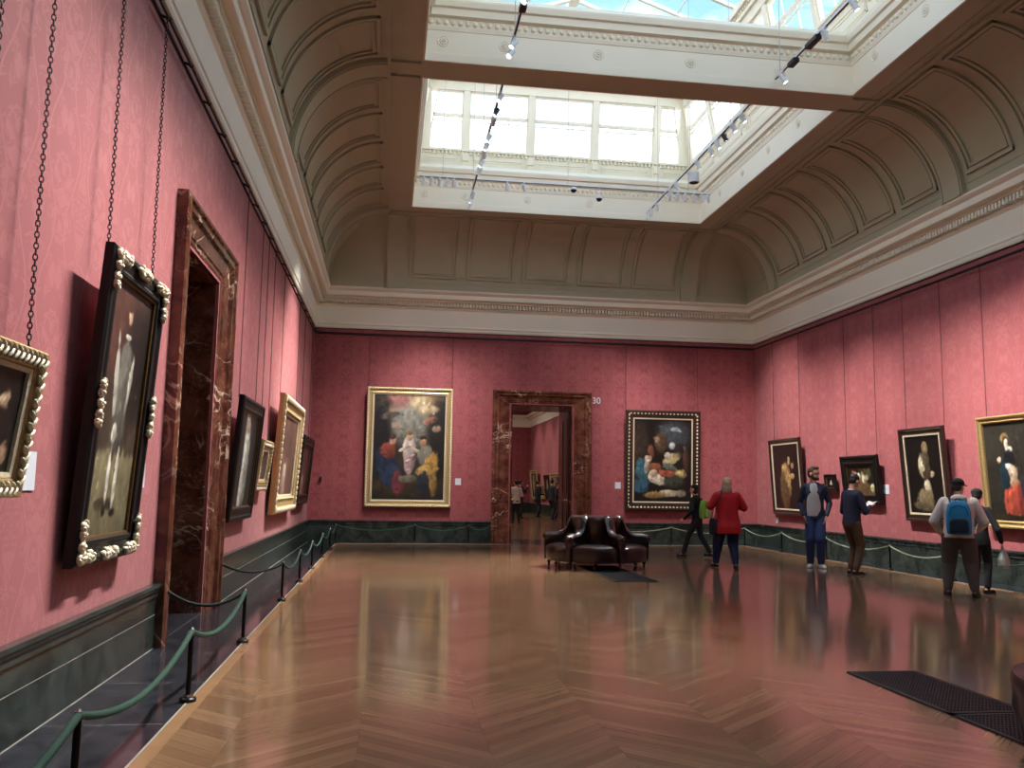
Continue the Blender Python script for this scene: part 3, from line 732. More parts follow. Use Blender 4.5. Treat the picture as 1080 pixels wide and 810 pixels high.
# ------------------------------------------------------------------ oil paint: colour painted per vertex on the canvas
def hexc(h): return np.array([int(h[i:i+2], 16)/255.0 for i in (0, 2, 4)])
def vnoise(u, v, n, seed):
    r = np.random.RandomState(seed); g = r.rand(n+2, n+2); x = u*n; y = v*n; i = np.clip(x.astype(int), 0, n); j = np.clip(y.astype(int), 0, n); a = x-i; b = y-j
    a = a*a*(3-2*a); b = b*b*(3-2*b)
    return (g[i, j]*(1-a)+g[i+1, j]*a)*(1-b)+(g[i, j+1]*(1-a)+g[i+1, j+1]*a)*b
def paint(w, h, ground, strokes, seed=1, res=.013, mott=.25):
    """returns canvas bmesh in the XZ plane plus per-vertex colour; strokes: (cx, cy, rx, ry, angle, colour, softness) in units of the canvas"""
    nx, nz = min(170, max(16, int(w/res))), min(230, max(20, int(h/res)))
    U, V = np.meshgrid(np.linspace(0, 1, nx+1), np.linspace(0, 1, nz+1), indexing='ij'); asp = h/w
    C = np.zeros(U.shape+(3,))
    C[:] = hexc(ground[0])
    if len(ground) > 1: f = (V[..., None]); C = C*(1-f)+hexc(ground[1])*f
    nz1 = vnoise(U, V, 6, seed)*.6+vnoise(U, V, 19, seed+1)*.4
    C *= (1-mott+2*mott*nz1)[..., None]
    wob = (vnoise(U, V, 11, seed+2)-.5)*.35+(vnoise(U, V, 31, seed+5)-.5)*.22
    for k, (cx, cy, rx, ry, an, col, sf) in enumerate(strokes):
        a = math.radians(an); dx = U-cx; dy = (V-cy)*asp
        p = (dx*math.cos(a)+dy*math.sin(a))/rx; q = (-dx*math.sin(a)+dy*math.cos(a))/(ry*asp if False else ry)
        r = np.sqrt(p*p+q*q)+wob; al = np.clip((1-r)/max(sf, .02)+.5, 0, 1)
        al = al*al*(3-2*al)
        sh = .80+.40*np.clip(.5-.35*p+.35*q, 0, 1)+(vnoise(U, V, 23, seed+7+k)-.5)*.35
        C = C*(1-al[..., None])+np.clip(hexc(col)*sh[..., None], 0, 1)*al[..., None]
    rs = np.random.RandomState(seed+99)
    for _ in range(260):                      # broken brushwork: short dabs of the colour already there, lighter or darker
        cx, cy = rs.rand(2); i = int(cx*nx); j = int(cy*nz); rx = rs.uniform(.012, .05); ry = rx*rs.uniform(.25, .6); a = rs.uniform(0, PI)
        i0, i1 = max(0, int((cx-.06)*nx)), int((cx+.06)*nx)+1; j0, j1 = max(0, int((cy-.07)*nz)), int((cy+.07)*nz)+1
        dx = U[i0:i1, j0:j1]-cx; dy = (V[i0:i1, j0:j1]-cy)*asp; p = (dx*math.cos(a)+dy*math.sin(a))/rx; q = (-dx*math.sin(a)+dy*math.cos(a))/ry
        al = np.clip((1-np.sqrt(p*p+q*q))*1.6, 0, .75)[..., None]; cc = C[i, j]*rs.uniform(.55, 1.55)
        C[i0:i1, j0:j1] = C[i0:i1, j0:j1]*(1-al)+cc*al
    g = C.mean(axis=2, keepdims=True); C = np.clip(g+(C-g)*.80, 0, 1)
    return nx, nz, C
def canvas(x0, x1, z0, z1, y, parent, ground, strokes, seed=1, res=.013):
    nx, nz, C = paint(x1-x0, z1-z0, ground, strokes, seed, res); vs_, fs = [], []
    for i in range(nx+1):
        for j in range(nz+1): vs_.append((x0+(x1-x0)*i/nx, y, z0+(z1-z0)*j/nz))
    for i in range(nx):
        for j in range(nz):
            a = i*(nz+1)+j; fs.append((a, a+nz+1, a+nz+2, a+1))
    n0 = len(vs_); e = .012
    vs_ += [(x0, y+e, z0), (x1, y+e, z0), (x1, y+e, z1), (x0, y+e, z1)]; fs.append((n0+3, n0+2, n0+1, n0))
    me = bpy.data.meshes.new('canvas'); me.from_pydata(vs_, [], fs)
    at = me.color_attributes.new('paint', 'FLOAT_COLOR', 'POINT'); cl = np.where(C <= .04045, C/12.92, ((C+.055)/1.055)**2.4)
    flat = np.ones((len(vs_), 4), np.float32); flat[:n0, :3] = cl.reshape(-1, 3)*.80; at.data.foreach_set('color', flat.ravel()); me.materials.append(MATS['oil_paint'])
    o = bpy.data.objects.new('canvas', me); COL.objects.link(o); o.parent = parent; return o
WALLP = {'left': (lambda s: (XL, s, 0), PI/2), 'right': (lambda s: (XR, s, 0), -PI/2), 'back': (lambda s: (s, YB, 0), 0.0), 'nright': (lambda s: (NX1, s, 0), -PI/2)}
PROF = {
 'black': (.13, [(0, 0), (0, -.05), (.015, -.065), (.035, -.065), (.05, -.05), (.09, -.045), (.105, -.055), (.12, -.055), (.13, -.035), (.13, -.02)], 'ebony', .010, 'gilt_dark'),
 'gold': (.17, [(0, 0), (0, -.06), (.02, -.085), (.05, -.085), (.07, -.06), (.11, -.05), (.135, -.06), (.15, -.055), (.165, -.035), (.17, -.02)], 'gilt', .02, 'gilt_pale'),
 'brownblack': (.15, [(0, 0), (0, -.055), (.015, -.07), (.045, -.07), (.065, -.045), (.12, -.04), (.15, -.03), (.15, -.02)], 'ebony_brown', .028, 'gilt_pale'),
 'plaingold': (.12, [(0, 0), (0, -.06), (.012, -.075), (.03, -.075), (.05, -.05), (.08, -.045), (.095, -.06), (.11, -.05), (.12, -.02)], 'gilt', .0, None),
}
def beads(bm, x0, x1, z0, z1, ins, y, step, r):
    def row(p, q):
        p, q = Vector(p), Vector(q); n = max(2, int((q-p).length/step))
        for k in range(n):
            c = p+(q-p)*((k+.5)/n); M = Matrix.Translation(c) @ Matrix.Diagonal((r[0] if abs((q-p).x) > .01 else r[1], r[2], r[1] if abs((q-p).x) > .01 else r[0], 1))
            bmesh.ops.create_icosphere(bm, subdivisions=1, radius=1, matrix=M)
    a, b_, c, d = x0+ins, x1-ins, z0+ins, z1-ins
    row((a, y, c), (b_, y, c)); row((a, y, d), (b_, y, d)); row((a, y, c), (a, y, d)); row((b_, y, c), (b_, y, d))
def picture(label, wall, lo, hi, zb, zt, style, ground, strokes, seed=1, fw=None, tilt=.09, carve=None, group=None, name='framed_painting', eb=.04, res=.013):
    if wall == 'left': lo *= .986; hi *= .986
    f, rz = WALLP[wall]; mid = (lo+hi)/2; w = hi-lo; h = zt-zb; P = f(mid)
    rt = empty(name, (P[0], P[1], zb)); rt.rotation_euler = (math.asin(min(.3, tilt/h)), 0, rz)
    out = Vector({'left': (1, 0, 0), 'right': (-1, 0, 0), 'back': (0, -1, 0), 'nright': (-1, 0, 0)}[wall]); rt.location = Vector(rt.location)+out*eb
    tag(rt, label, 'painting', group)
    pw, prof, mat, slip, smat = PROF[style]
    k = (fw/pw) if fw else 1.0; prof = [(d*k, y*(.6+.4*k)) for d, y in prof]; pw *= k
    bm = NB(); sweep_rect(bm, prof, -w/2, w/2, 0, h); sweep_rect(bm, [(0, 0), (pw, 0), (pw, -.015)], -w/2, w/2, 0, h)
    fr = link('frame', bm, mat, rt)
    if slip:
        bm = NB(); sweep_rect(bm, [(pw-.005, -.018), (pw-.005, -.045), (pw+slip, -.04), (pw+slip, -.018)], -w/2, w/2, 0, h); link('slip', bm, smat, rt)
    if carve == 'rope':
        bm = NB(); beads(bm, -w/2, w/2, 0, h, .035*k, -.085*(.6+.4*k), .055*k+.01, (.034*k, .03*k, .022)); beads(bm, -w/2, w/2, 0, h, .145*k, -.06*(.6+.4*k), .045, (.02, .014, .014)); link('carving', bm, 'gilt_pale', rt, smooth=True)
    if carve == 'egg':
        bm = NB(); beads(bm, -w/2, w/2, 0, h, .085, -.058, .095, (.032, .030, .024)); link('carving', bm, 'gilt_pale', rt, smooth=True)
    if carve == 'leaf':
        bm = NB(); random.seed(seed)
        for (p, q) in (((-w/2+.05, 0+.05), (w/2-.05, .05)), ((-w/2+.05, h-.05), (w/2-.05, h-.05)), ((-w/2+.05, .05), (-w/2+.05, h-.05)), ((w/2-.05, .05), (w/2-.05, h-.05))):
            L = math.hypot(q[0]-p[0], q[1]-p[1]); n = int(L/.030)
            for i in range(n):
                t = (i+.5)/n; x = p[0]+(q[0]-p[0])*t; z = p[1]+(q[1]-p[1])*t; s = 1 if i % 2 else -1
                hor = abs(q[0]-p[0]) > .1
                ell(bm, (x+(0 if hor else s*.014), -.07, z+(s*.014 if hor else 0)), (.038, .016, .012), (0, (s*.8 if hor else PI/2+s*.8), 0), su=8, sv=6)
        link('carving', bm, 'gilt_pale', rt, smooth=True)
    if carve == 'mounts':
        random.seed(3)
        spots = [(-w/2+.06, .06, 3), (w/2-.06, .06, 3), (-w/2+.06, h-.06, 3), (w/2-.06, h-.06, 3), (0, .055, 1), (0, h-.055, 1), (-w/2+.055, h/2, 2), (w/2-.055, h/2, 2)]
        for (x, z, kind) in spots:
            bm = NB(); cs = [(0, 0)]
            if kind == 3: sx = 1 if x < 0 else -1; sz = 1 if z < h/2 else -1; cs += [(sx*.075, 0), (0, sz*.075), (sx*.15, 0), (0, sz*.15), (sx*.20, 0), (0, sz*.20)]
            if kind == 2: cs += [(0, .07), (0, -.07), (0, .12), (0, -.12)]
            if kind == 1: cs += [(.06, .0), (-.06, 0), (.11, 0), (-.11, 0)]
            for (dx, dz) in cs:
                for j in range(5):
                    a = 2*PI*j/5+dx*9; ell(bm, (x+dx+.024*math.cos(a), -.075-random.random()*.015, z+dz+.024*math.sin(a)), (.026, .022, .015), (0, a, 0), su=8, sv=6)
                ell(bm, (x+dx, -.095, z+dz), (.016, .016, .016), su=8, sv=6)
            link('mount', bm, 'gilt_pale', fr, smooth=True)
    canvas(-w/2+pw+slip-.004, w/2-pw-slip+.004, pw+slip-.004, h-pw-slip+.004, -.022, rt, ground, strokes, seed, res)
    return rt
def chain(label, wall, s, z_low, out_low, group, link_len=.040, z_top=5.29):
    """picture chain of real links from the rail down to the frame"""
    f, rz = WALLP[wall]; P = Vector(f(s)); out = Vector({'left': (1, 0, 0), 'right': (-1, 0, 0), 'back': (0, -1, 0)}[wall])
    A = P+out*.085+Vector((0, 0, z_top)); B = P+out*out_low+Vector((0, 0, z_low)); L = (B-A).length
    bm = NB(); n = int(L/(link_len*.74)); q = Vector((0, 0, -1)).rotation_difference((B-A).normalized()).to_matrix().to_4x4()
    vsx = []
    rr = link_len*.09; rw = link_len*.26; rh = link_len*.5
    if link_len > .03: NS, MS = 8, 4
    else: NS, MS = 6, 3
    for k in range(n):
        c = Vector((0, 0, -(k+.5)*L/n)); tw = PI/2*(k % 2)+.5; rs = []
        for i in range(NS):
            a = 2*PI*i/NS; ce = Vector((rw*math.cos(a), 0, rh*math.sin(a))); nd = Vector((math.cos(a), 0, math.sin(a)*.9)).normalized()
            rg = []
            for j in range(MS):
                b_ = 2*PI*j/MS; v = ce+nd*(rr*math.cos(b_))+Vector((0, rr*math.sin(b_), 0))
                v = Vector((v.x*math.cos(tw)-v.y*math.sin(tw), v.x*math.sin(tw)+v.y*math.cos(tw), v.z))+c
                rg.append(bm.verts.new(q @ v))
            rs.append(rg)
        for i in range(NS):
            r, t = rs[i], rs[(i+1) % NS]
            for j in range(MS): bm.faces.new((r[j], r[(j+1) % MS], t[(j+1) % MS], t[j]))
    o = link('picture_chain', bm, 'dark_iron', smooth=True); o.location = A
    return tag(o, label, 'chain', group)

# generic stand-in compositions, similar only in size and colour
FIG_GENT = [(.30, .82, .55, .30, 20, '5c352a', .9), (.78, .70, .35, .45, 0, '17130f', .7), (.5, .14, .9, .17*2, 0, '7a7250', .25), (.40, .12, .20, .05, 0, '35301f', .8),
 (.50, .66, .19, .22, 0, '5a5850', .3), (.50, .60, .14, .34, 0, '6c695e', .35), (.50, .44, .17, .20, 0, '55534a', .3), (.34, .62, .05, .30, 8, 'c9c4b4', .3), (.66, .60, .035, .26, -8, 'a9a494', .4), (.44, .41, .05, .08, 0, 'cfc8b6', .4),
 (.43, .22, .035, .22, 0, 'd8d4c6', .3), (.60, .22, .035, .22, 0, 'd2cdbd', .3), (.42, .085, .045, .03, 0, '100e0c', .3), (.62, .085, .055, .03, 0, '100e0c', .3),
 (.50, .885, .055, .075, 0, 'c89e80', .3), (.49, .925, .06, .05, 0, '4a3020', .4), (.50, .80, .075, .022, 0, 'cfc9ba', .4)]
FIG_DARKHEAD = [(.62, .30, .40, .40, 0, '191311', .6), (.66, .66, .14, .17, 0, 'c49a72', .3), (.72, .70, .07, .05, 0, 'd8b48c', .5), (.66, .52, .15, .10, 0, '2c1a12', .35), (.60, .81, .17, .07, 0, '20130c', .4), (.86, .18, .07, .07, 30, 'b08a68', .4), (.52, .30, .10, .2, 0, '5b3a22', .7)]
SKY3 = [(.5, .90, .50, .22, 0, 'b9946a', .9), (.40, .93, .22, .10, 0, 'b06a64', .8), (.62, .90, .14, .12, 0, 'e0c894', .9), (.5, .72, .26, .28, 0, '8b8c82', 1.0), (.08, .60, .16, .6, 0, '1f2023', .9), (.94, .55, .16, .6, 0, '1d1d1c', .9),
 (.22, .80, .12, .05, 15, '57504c', .5), (.32, .70, .08, .05, -30, 'b49a88', .6), (.80, .76, .10, .05, 25, 'a86a58', .6), (.76, .86, .14, .06, 0, 'cdb288', .7), (.88, .68, .06, .05, 0, 'b08e74', .6),
 (.50, .12, .6, .14, 0, '3a3122', .6), (.20, .32, .15, .26, 12, '1c2d4a', .35), (.28, .22, .14, .16, 0, '233b60', .4), (.36, .16, .09, .16, 10, '74303a', .4), (.22, .47, .10, .12, 0, '9c4434', .35), (.27, .56, .045, .055, 0, 'd8a888', .3), (.26, .60, .05, .04, 0, '5a3a28', .4),
 (.50, .40, .085, .26, 0, 'c09a9c', .3), (.50, .50, .08, .12, 0, 'd8ccbc', .35), (.50, .60, .045, .05, 0, 'd8b090', .3), (.49, .635, .05, .03, 0, '8a6438', .4), (.42, .48, .07, .025, 25, 'd0c0ac', .4), (.59, .47, .07, .025, -25, 'd0b8a0', .4), (.50, .20, .13, .06, 0, '6c6850', .3),
 (.74, .42, .10, .15, 0, '7d7a6c', .35), (.70, .55, .045, .06, 0, 'b0805c', .3), (.69, .59, .05, .03, 0, '3c2618', .4), (.82, .33, .09, .20, -15, 'b98a3c', .35), (.72, .27, .12, .08, 10, 'c2964a', .4), (.70, .15, .09, .16, 0, '242a34', .4), (.85, .14, .05, .16, 0, '8e6c34', .5)]
NIGHT = [(.70, .80, .28, .22, 0, '46525c', .8), (.72, .88, .08, .04, 0, '9aa8ae', .6), (.66, .68, .06, .07, 0, 'c8d0d0', .5), (.84, .64, .06, .05, 0, 'b4bcba', .5), (.12, .6, .14, .5, 0, '3a2c22', .6),
 (.78, .60, .10, .14, 0, '2e2620', .5), (.46, .72, .12, .18, 0, '5a4632', .45), (.40, .75, .045, .05, 0, 'b89070', .3), (.30, .60, .06, .12, 0, '7c4a34', .5),
 (.16, .36, .13, .24, 15, '2f6a78', .35), (.13, .18, .14, .12, 0, '2d5f78', .4), (.25, .52, .07, .06, 0, 'd2b69a', .35), (.22, .42, .04, .14, -10, 'b9aea2', .4), (.36, .42, .10, .07, 0, '9c5a34', .5),
 (.40, .27, .15, .09, -20, 'e2d6bc', .35), (.34, .34, .07, .06, 0, 'd8b898', .4), (.66, .52, .16, .09, 30, 'cdbb7c', .35), (.58, .56, .06, .06, 0, 'd8ccb4', .35), (.62, .42, .12, .06, -20, '6c7868', .5), (.60, .34, .16, .06, -8, 'b8543a', .4), (.83, .34, .09, .07, 0, 'c9b468', .35), (.70, .24, .16, .10, 0, '3c4438', .5),
 (.60, .10, .16, .06, 0, 'd6c8a4', .4), (.36, .08, .20, .05, 0, '9c7c44', .6), (.82, .10, .08, .07, 0, '8c8270', .5), (.90, .50, .05, .22, 0, '5a3a2c', .6)]
MONK = [(.55, .60, .10, .12, 20, '8a6a44', .35), (.50, .45, .14, .28, 20, 'c9a25a', .4), (.40, .26, .15, .34, 10, '6e5030', .5), (.62, .74, .05, .07, 0, 'c8a878', .4), (.74, .66, .06, .05, 0, 'b89060', .4), (.72, .50, .08, .05, 0, 'c49a68', .4), (.86, .08, .05, .03, 0, 'd8d4c8', .3)]
STILL = [(.5, .10, .6, .16, 0, '6c6440', .4), (.5, .30, .26, .20, 0, '7c5a34', .4), (.30, .66, .07, .07, 0, 'd8ccb0', .4), (.42, .60, .06, .08, 0, 'e4dcc4', .35), (.55, .66, .06, .08, 0, '9a8c5c', .4), (.60, .52, .08, .09, 0, 'e0d4b4', .4), (.72, .58, .06, .07, 0, 'b8a878', .4), (.22, .72, .05, .06, 0, 'b85a4a', .4), (.48, .80, .06, .05, 0, '5c3024', .5), (.80, .72, .08, .09, 0, '5c6236', .5), (.88, .22, .07, .08, 0, 'e0d28c', .35), (.66, .76, .07, .07, 0, '4c5430', .5), (.20, .56, .05, .06, 0, '9c4434', .5)]
FRIAR = [(.56, .84, .09, .10, 0, '8c7550', .35), (.58, .81, .045, .06, 0, 'b9966c', .3), (.50, .60, .17, .26, 0, '5e5238', .35), (.42, .60, .08, .20, 8, 'c9bd9a', .4), (.60, .50, .16, .08, 0, '4a3a28', .4), (.70, .50, .07, .05, 20, 'd0b890', .35), (.54, .34, .10, .14, 0, 'd8c8a4', .35), (.46, .17, .24, .20, 0, '8a7854', .4), (.30, .10, .18, .07, 0, '6e5f40', .5)]
LADY = [(.85, .5, .35, .9, 0, '33312a', .7), (.52, .84, .10, .06, 0, 'b08a50', .4), (.54, .78, .07, .08, 0, '3a2418', .3), (.55, .77, .05, .065, 0, 'e6cbb0', .3), (.60, .71, .09, .05, 0, 'ece2d0', .35), (.58, .62, .13, .11, 0, '171a22', .35), (.33, .62, .05, .04, -40, 'dfc0a0', .35), (.43, .57, .10, .04, 30, '1c2836', .4), (.56, .52, .15, .06, 0, 'ddd4c0', .35), (.44, .42, .12, .16, 10, '17303e', .35), (.66, .46, .10, .10, 0, 'c7a98a', .4), (.66, .38, .13, .06, 0, 'b4936c', .4), (.62, .19, .24, .21, 0, 'b4432f', .25), (.76, .20, .05, .2, 0, '8c2f26', .4), (.92, .28, .10, .18, 0, '1b2740', .4), (.70, .05, .04, .02, 0, 'dccfb4', .3), (.5, .02, 1, .05, 0, '2c2618', .3)]
BLUR = [(.50, .55, .16, .45, 5, 'b8b8ac', .6), (.45, .40, .10, .5, -5, 'd2d0c4', .6), (.60, .30, .10, .3, 0, '8c9288', .7), (.48, .86, .10, .07, 0, 'b09a80', .5), (.45, .16, .10, .06, 0, 'c8c4b4', .5)]
WARM = [(.5, .3, .35, .3, 0, '6e4636', .8), (.45, .5, .12, .35, 0, '96786a', .5), (.48, .45, .08, .16, 0, 'c8b4a4', .4), (.5, .75, .3, .2, 0, '54342a', .8)]
picture('portrait of a dark bearded head in a carved pale frame, cut by the left edge', 'left', 3.99, 4.97, 1.36, 2.14, 'gold', ('15100d',), FIG_DARKHEAD, 4, fw=.11, carve='leaf', tilt=.09)
picture('tall full length portrait of a standing man in a black frame with gold mounts', 'left', 5.84, 7.16, .905, 3.0, 'black', ('4a4130', '3c2620'), FIG_GENT, 5, fw=.17, carve='mounts', tilt=.12)
picture('tall painting of pale figures in a plain black frame, beyond the marble doorway', 'left', 11.14, 12.93, .968, 2.55, 'black', ('1d2424',), BLUR, 6, fw=.17, tilt=.12)
picture('small dim painting in a carved bronze frame between two bigger ones on the left wall', 'left', 13.15, 14.30, 1.344, 2.108, 'gold', ('4a3a2c',), WARM, 7, fw=.15, carve='leaf')
picture('large red-brown painting in a broad pale gold frame on the left wall', 'left', 15.10, 18.35, .932, 2.987, 'gold', ('4c2c24', '6e4438'), WARM, 8, fw=.30, carve='rope', tilt=.12, res=.02)
picture('dark painting in a black frame, farthest on the left wall by the corner', 'left', 18.95, 21.35, 1.002, 2.508, 'black', ('2a1c18',), WARM, 9, fw=.22, tilt=.12, res=.02)
picture('great gold framed painting of three robed figures under a golden sky', 'back', -.63, 1.565, .90, 3.955, 'gold', ('26221c', '565048'), SKY3, 11, fw=.17, carve='rope', tilt=.12)
picture('dark crowded night painting in a gold beaded black frame, right of the doorway', 'back', 6.17, 8.228, .89, 3.546, 'brownblack', ('1b1512', '191512'), NIGHT, 12, fw=.21, carve='egg', tilt=.12)
picture('painting of a kneeling robed figure, silver-edged frame, farthest on the right wall', 'right', 19.484, 21.168, .871, 2.754, 'brownblack', ('241a14',), MONK, 13, fw=.12, tilt=.11)
picture('tiny dark painting in a black frame beside the tall man', 'right', 17.982, 18.467, 1.456, 1.845, 'black', ('141010',), [(.5, .45, .16, .14, 0, 'c8c0b0', .4), (.55, .62, .08, .12, 0, 'd8d0c0', .4)], 14, fw=.08, tilt=.04, carve=None)
picture('still life of pale flowers in a broad black frame above the man reading', 'right', 16.20, 17.613, 1.212, 2.223, 'black', ('1c1a12', '1a1812'), STILL, 15, fw=.19, tilt=.10)
picture('painting of a hooded standing friar in a black frame with a gold inner edge', 'right', 14.031, 15.384, .933, 2.666, 'brownblack', ('12100e',), FRIAR, 16, fw=.13, tilt=.12)
picture('large painting of a woman in a red skirt, plain gold frame, nearest on the right', 'right', 11.45, 13.144, .918, 2.719, 'plaingold', ('2a2822', '34322a'), [(cx*.62, cy, rx*.62, ry, a, c, s) for (cx, cy, rx, ry, a, c, s) in LADY], 17, fw=.12, tilt=.11)
for (lo, hi, zb, zt, st, lab) in ((46.4, 48.6, .75, 2.40, 'gold', 'tall gold framed painting farthest in the next gallery'), (44.4, 46.1, .85, 1.60, 'gold', 'smaller gold framed painting second from the far end of the next gallery'), (42.8, 44.1, .85, 2.1, 'black', 'dark framed painting in the middle of the next gallery wall'), (39.9, 42.5, .85, 2.15, 'gold', 'bright gold framed painting seen by the door jamb')):
    picture(lab, 'nright', lo, hi, zb, zt, st, ('241c16',), [(.4, .5, .2, .3, 0, 'b09a70', .6), (.62, .35, .12, .3, 0, '6c5a44', .6), (.5, .8, .2, .1, 0, '8a7c60', .6)], int(lo), fw=.16, tilt=.15, res=.03, group='paintings in the next gallery')
# chains
for s, zl, lab, g in ((4.25, 2.13, 'left iron chain holding the gold framed head portrait', 0), (4.86, 2.13, 'right iron chain holding the gold framed head portrait', 0), (6.00, 2.99, 'left iron chain holding the tall black framed portrait', 0), (7.08, 2.99, 'right iron chain holding the tall black framed portrait', 0)):
    chain(lab, 'left', s, zl, .10, 'picture chains', .042)
for wall, items in (('left', ((11.35, 2.54, 'tall painting of pale figures', 'left'), (12.72, 2.54, 'tall painting of pale figures', 'right'), (13.35, 2.1, 'small bronze framed painting', 'left'), (14.1, 2.1, 'small bronze framed painting', 'right'), (15.4, 2.97, 'large red-brown painting', 'left'), (18.0, 2.97, 'large red-brown painting', 'right'), (19.2, 2.5, 'black framed painting by the left corner', 'left'), (21.0, 2.5, 'black framed painting by the left corner', 'right'))),
  ('back', ((-.60, 3.94, 'three figure painting', 'left'), (1.54, 3.94, 'three figure painting', 'right'), (6.20, 3.53, 'night painting', 'left'), (8.20, 3.53, 'night painting', 'right'))),
  ('right', ((21.05, 2.74, 'kneeling figure painting', 'left'), (19.62, 2.74, 'kneeling figure painting', 'right'), (17.50, 2.21, 'still life', 'left'), (16.32, 2.21, 'still life', 'right'), (15.28, 2.65, 'friar painting', 'left'), (14.13, 2.65, 'friar painting', 'right'), (13.02, 2.7, 'painting of the woman in red', 'left'), (11.6, 2.7, 'painting of the woman in red', 'right')))):
    for s, zl, what, lr in items: chain('thin %s chain from the rail to the %s' % (lr, what), wall, s, zl, .09, 'picture chains', .03)
# wall cards
def card(label, wall, s, z, w=.13, h=.17):
    f, rz = WALLP[wall]; bm = NB(); box(bm, -w/2, w/2, -.008, 0, -h/2, h/2); o = link('wall_label', bm, 'card_white', loc=(*f(s)[:2], z), rot=(0, 0, rz)); return tag(o, label, 'label')
card('white wall card between the head portrait and the tall portrait', 'left', 5.23, 1.50, .20, .22)
card('white wall card at the right edge of the tall portrait', 'left', 7.52, 1.50, .14, .2)
card('white wall card beside the plain black frame near the doorway', 'left', 11.02, 1.47, .16, .2)
card('white wall card right of the three figure painting', 'back', 1.756, 1.567, .15, .17)
card('white wall card left of the night painting', 'back', 6.0, 1.535, .15, .17)
card('white wall card right of the still life', 'right', 16.17, 1.52, .20, .19)
bm = NB(); box(bm, -.03, .03, -.05, 0, -.06, .06); box(bm, -.022, .022, -.06, -.05, -.04, .01); tag(link('wall_sensor', bm, 'ebony_brown', loc=(-1.73, YB, 1.58)), 'small dark sensor box on the back wall near the left corner', 'sensor')
bm = NB(); box(bm, -.035, .035, -.04, 0, -.05, .07); box(bm, -.02, .02, -.055, -.03, -.07, -.05); tag(link('wall_sensor', bm, 'card_white', loc=(XR, 21.1, .70), rot=(0, 0, -PI/2)), 'small pale sensor box low on the right wall below the farthest painting', 'sensor')
cu = bpy.data.curves.new('room_number', 'FONT'); cu.body = '30'; cu.size = .24; cu.extrude = .004; cu.align_x = 'CENTER'; cu.align_y = 'CENTER'
to = bpy.data.objects.new('tmp', cu); COL.objects.link(to); bpy.context.view_layer.update()
me = bpy.data.meshes.new_from_object(to.evaluated_get(bpy.context.evaluated_depsgraph_get())); bpy.data.objects.remove(to); me.materials.clear(); me.materials.append(MATS['card_white'])
o = bpy.data.objects.new('room_number', me); COL.objects.link(o); o.location = (5.41, YB-.006, 3.77); o.rotation_euler = (PI/2, 0, 0); tag(o, 'white numerals 30 on the wall right of the doorway', 'number')

# ------------------------------------------------------------------ rope barrier
def post_proto(knob):
    r = empty('rope_post')
    bm = NB(); lathe(bm, [(.055, 0), (.055, .018), (.048, .026), (.030, .034), (.02, .036)], n=20); link('foot', bm, 'black_metal', r, smooth=True)
    bm = NB(); lathe(bm, [(.036, .034), (.036, .046), (.022, .050)], n=20); link('collar', bm, 'chrome', r, smooth=True)
    bm = NB(); lathe(bm, [(.0165, .03), (.0165, .435), (.021, .438), (.021, .452), (.012, .458)], n=16); link('pole', bm, 'black_metal', r, smooth=True)
    bm = NB(); lathe(bm, [(.010, .455), (.016, .462), (.017, .470), (.010, .480), (.002, .482)], n=14); link('cap', bm, 'chrome', r, smooth=True)
    return r
PP = post_proto(True); pu = [0]
def post(x, y, label):
    o = PP if not pu[0] else copy_tree(PP); pu[0] = 1; o.location = (x, y, .003); tag(o, label, 'barrier post', 'rope barrier posts'); return (x, y, .455)
PX = -1.282
lefty = [1.75, 4.03, 6.17, 8.35, 11.24, 13.36, 15.42, 17.78, 19.95, 22.0]
LP = [post(PX, y, 'black rope post with chrome collar on the left side, %s' % w) for y, w in zip(lefty[1:], ('nearest one, at the bottom edge', 'second from the camera', 'third, before the marble doorway', 'first beyond the marble doorway', 'second beyond the doorway', 'third beyond the doorway', 'fourth beyond the doorway', 'fifth beyond the doorway', 'in the far left corner'))]
BP = [post(.673, 22.10, 'black rope post below the three figure painting'), post(2.03, 22.10, 'black rope post between the three figure painting and the doorway')]
BP2 = [post(7.38, 22.10, 'black rope post below the night painting'), post(9.40, 22.10, 'rope post in the far right corner behind the red coat')]
RP = [post(9.40, y, 'black rope post on the right side, %s' % w) for y, w in ((19.9, 'first from the far corner'), (17.75, 'behind the tall man'), (15.35, 'between the reading man and the pair'), (13.5, 'hidden behind the man with the backpack'), (11.6, 'nearest, at the right edge'))]
def rope(pts, sag, mat, label, r=.017):
    path = []
    for i, (p, q) in enumerate(zip(pts, pts[1:])):
        p, q = Vector(p), Vector(q); n = 14; sg = sag[i] if isinstance(sag, (list, tuple)) else sag
        for k in range(n+(1 if i == len(pts)-2 else 0)):
            t = k/n; v = p.lerp(q, t); v.z -= sg*4*t*(1-t); path.append(v)
    bm = NB(); tube(bm, path, r, 10); o = link('barrier_rope', bm, mat, smooth=True); return tag(o, label, 'rope', 'barrier ropes')
rope([(PX, 1.75, .455)]+LP[:3], .15, 'green_rope', 'green rope sagging between the nearest posts on the left', .019)
rope([LP[2], (XL+.09, 8.16, .50)], .13, 'dark_rope', 'dark green rope turning from the third post to the near door jamb', .015)
rope([(XL+.09, 10.72, .50), LP[3]], .10, 'dark_rope', 'dark green rope from the far door jamb to the first post beyond', .015)
rope(LP[3:]+BP+[(2.66, YB-.09, .50)], .13, 'green_rope', 'green rope along the far part of the left wall and below the three figure painting', .014)
rope([(5.22, YB-.09, .50)]+BP2+RP[:4], .14, 'pale_rope', 'pale green rope along the right wall and below the night painting', .013)
rope([RP[3], RP[4], (9.40, 9.4, .455)], .10, 'dark_rope', 'dark rope at the right edge of the picture', .014)

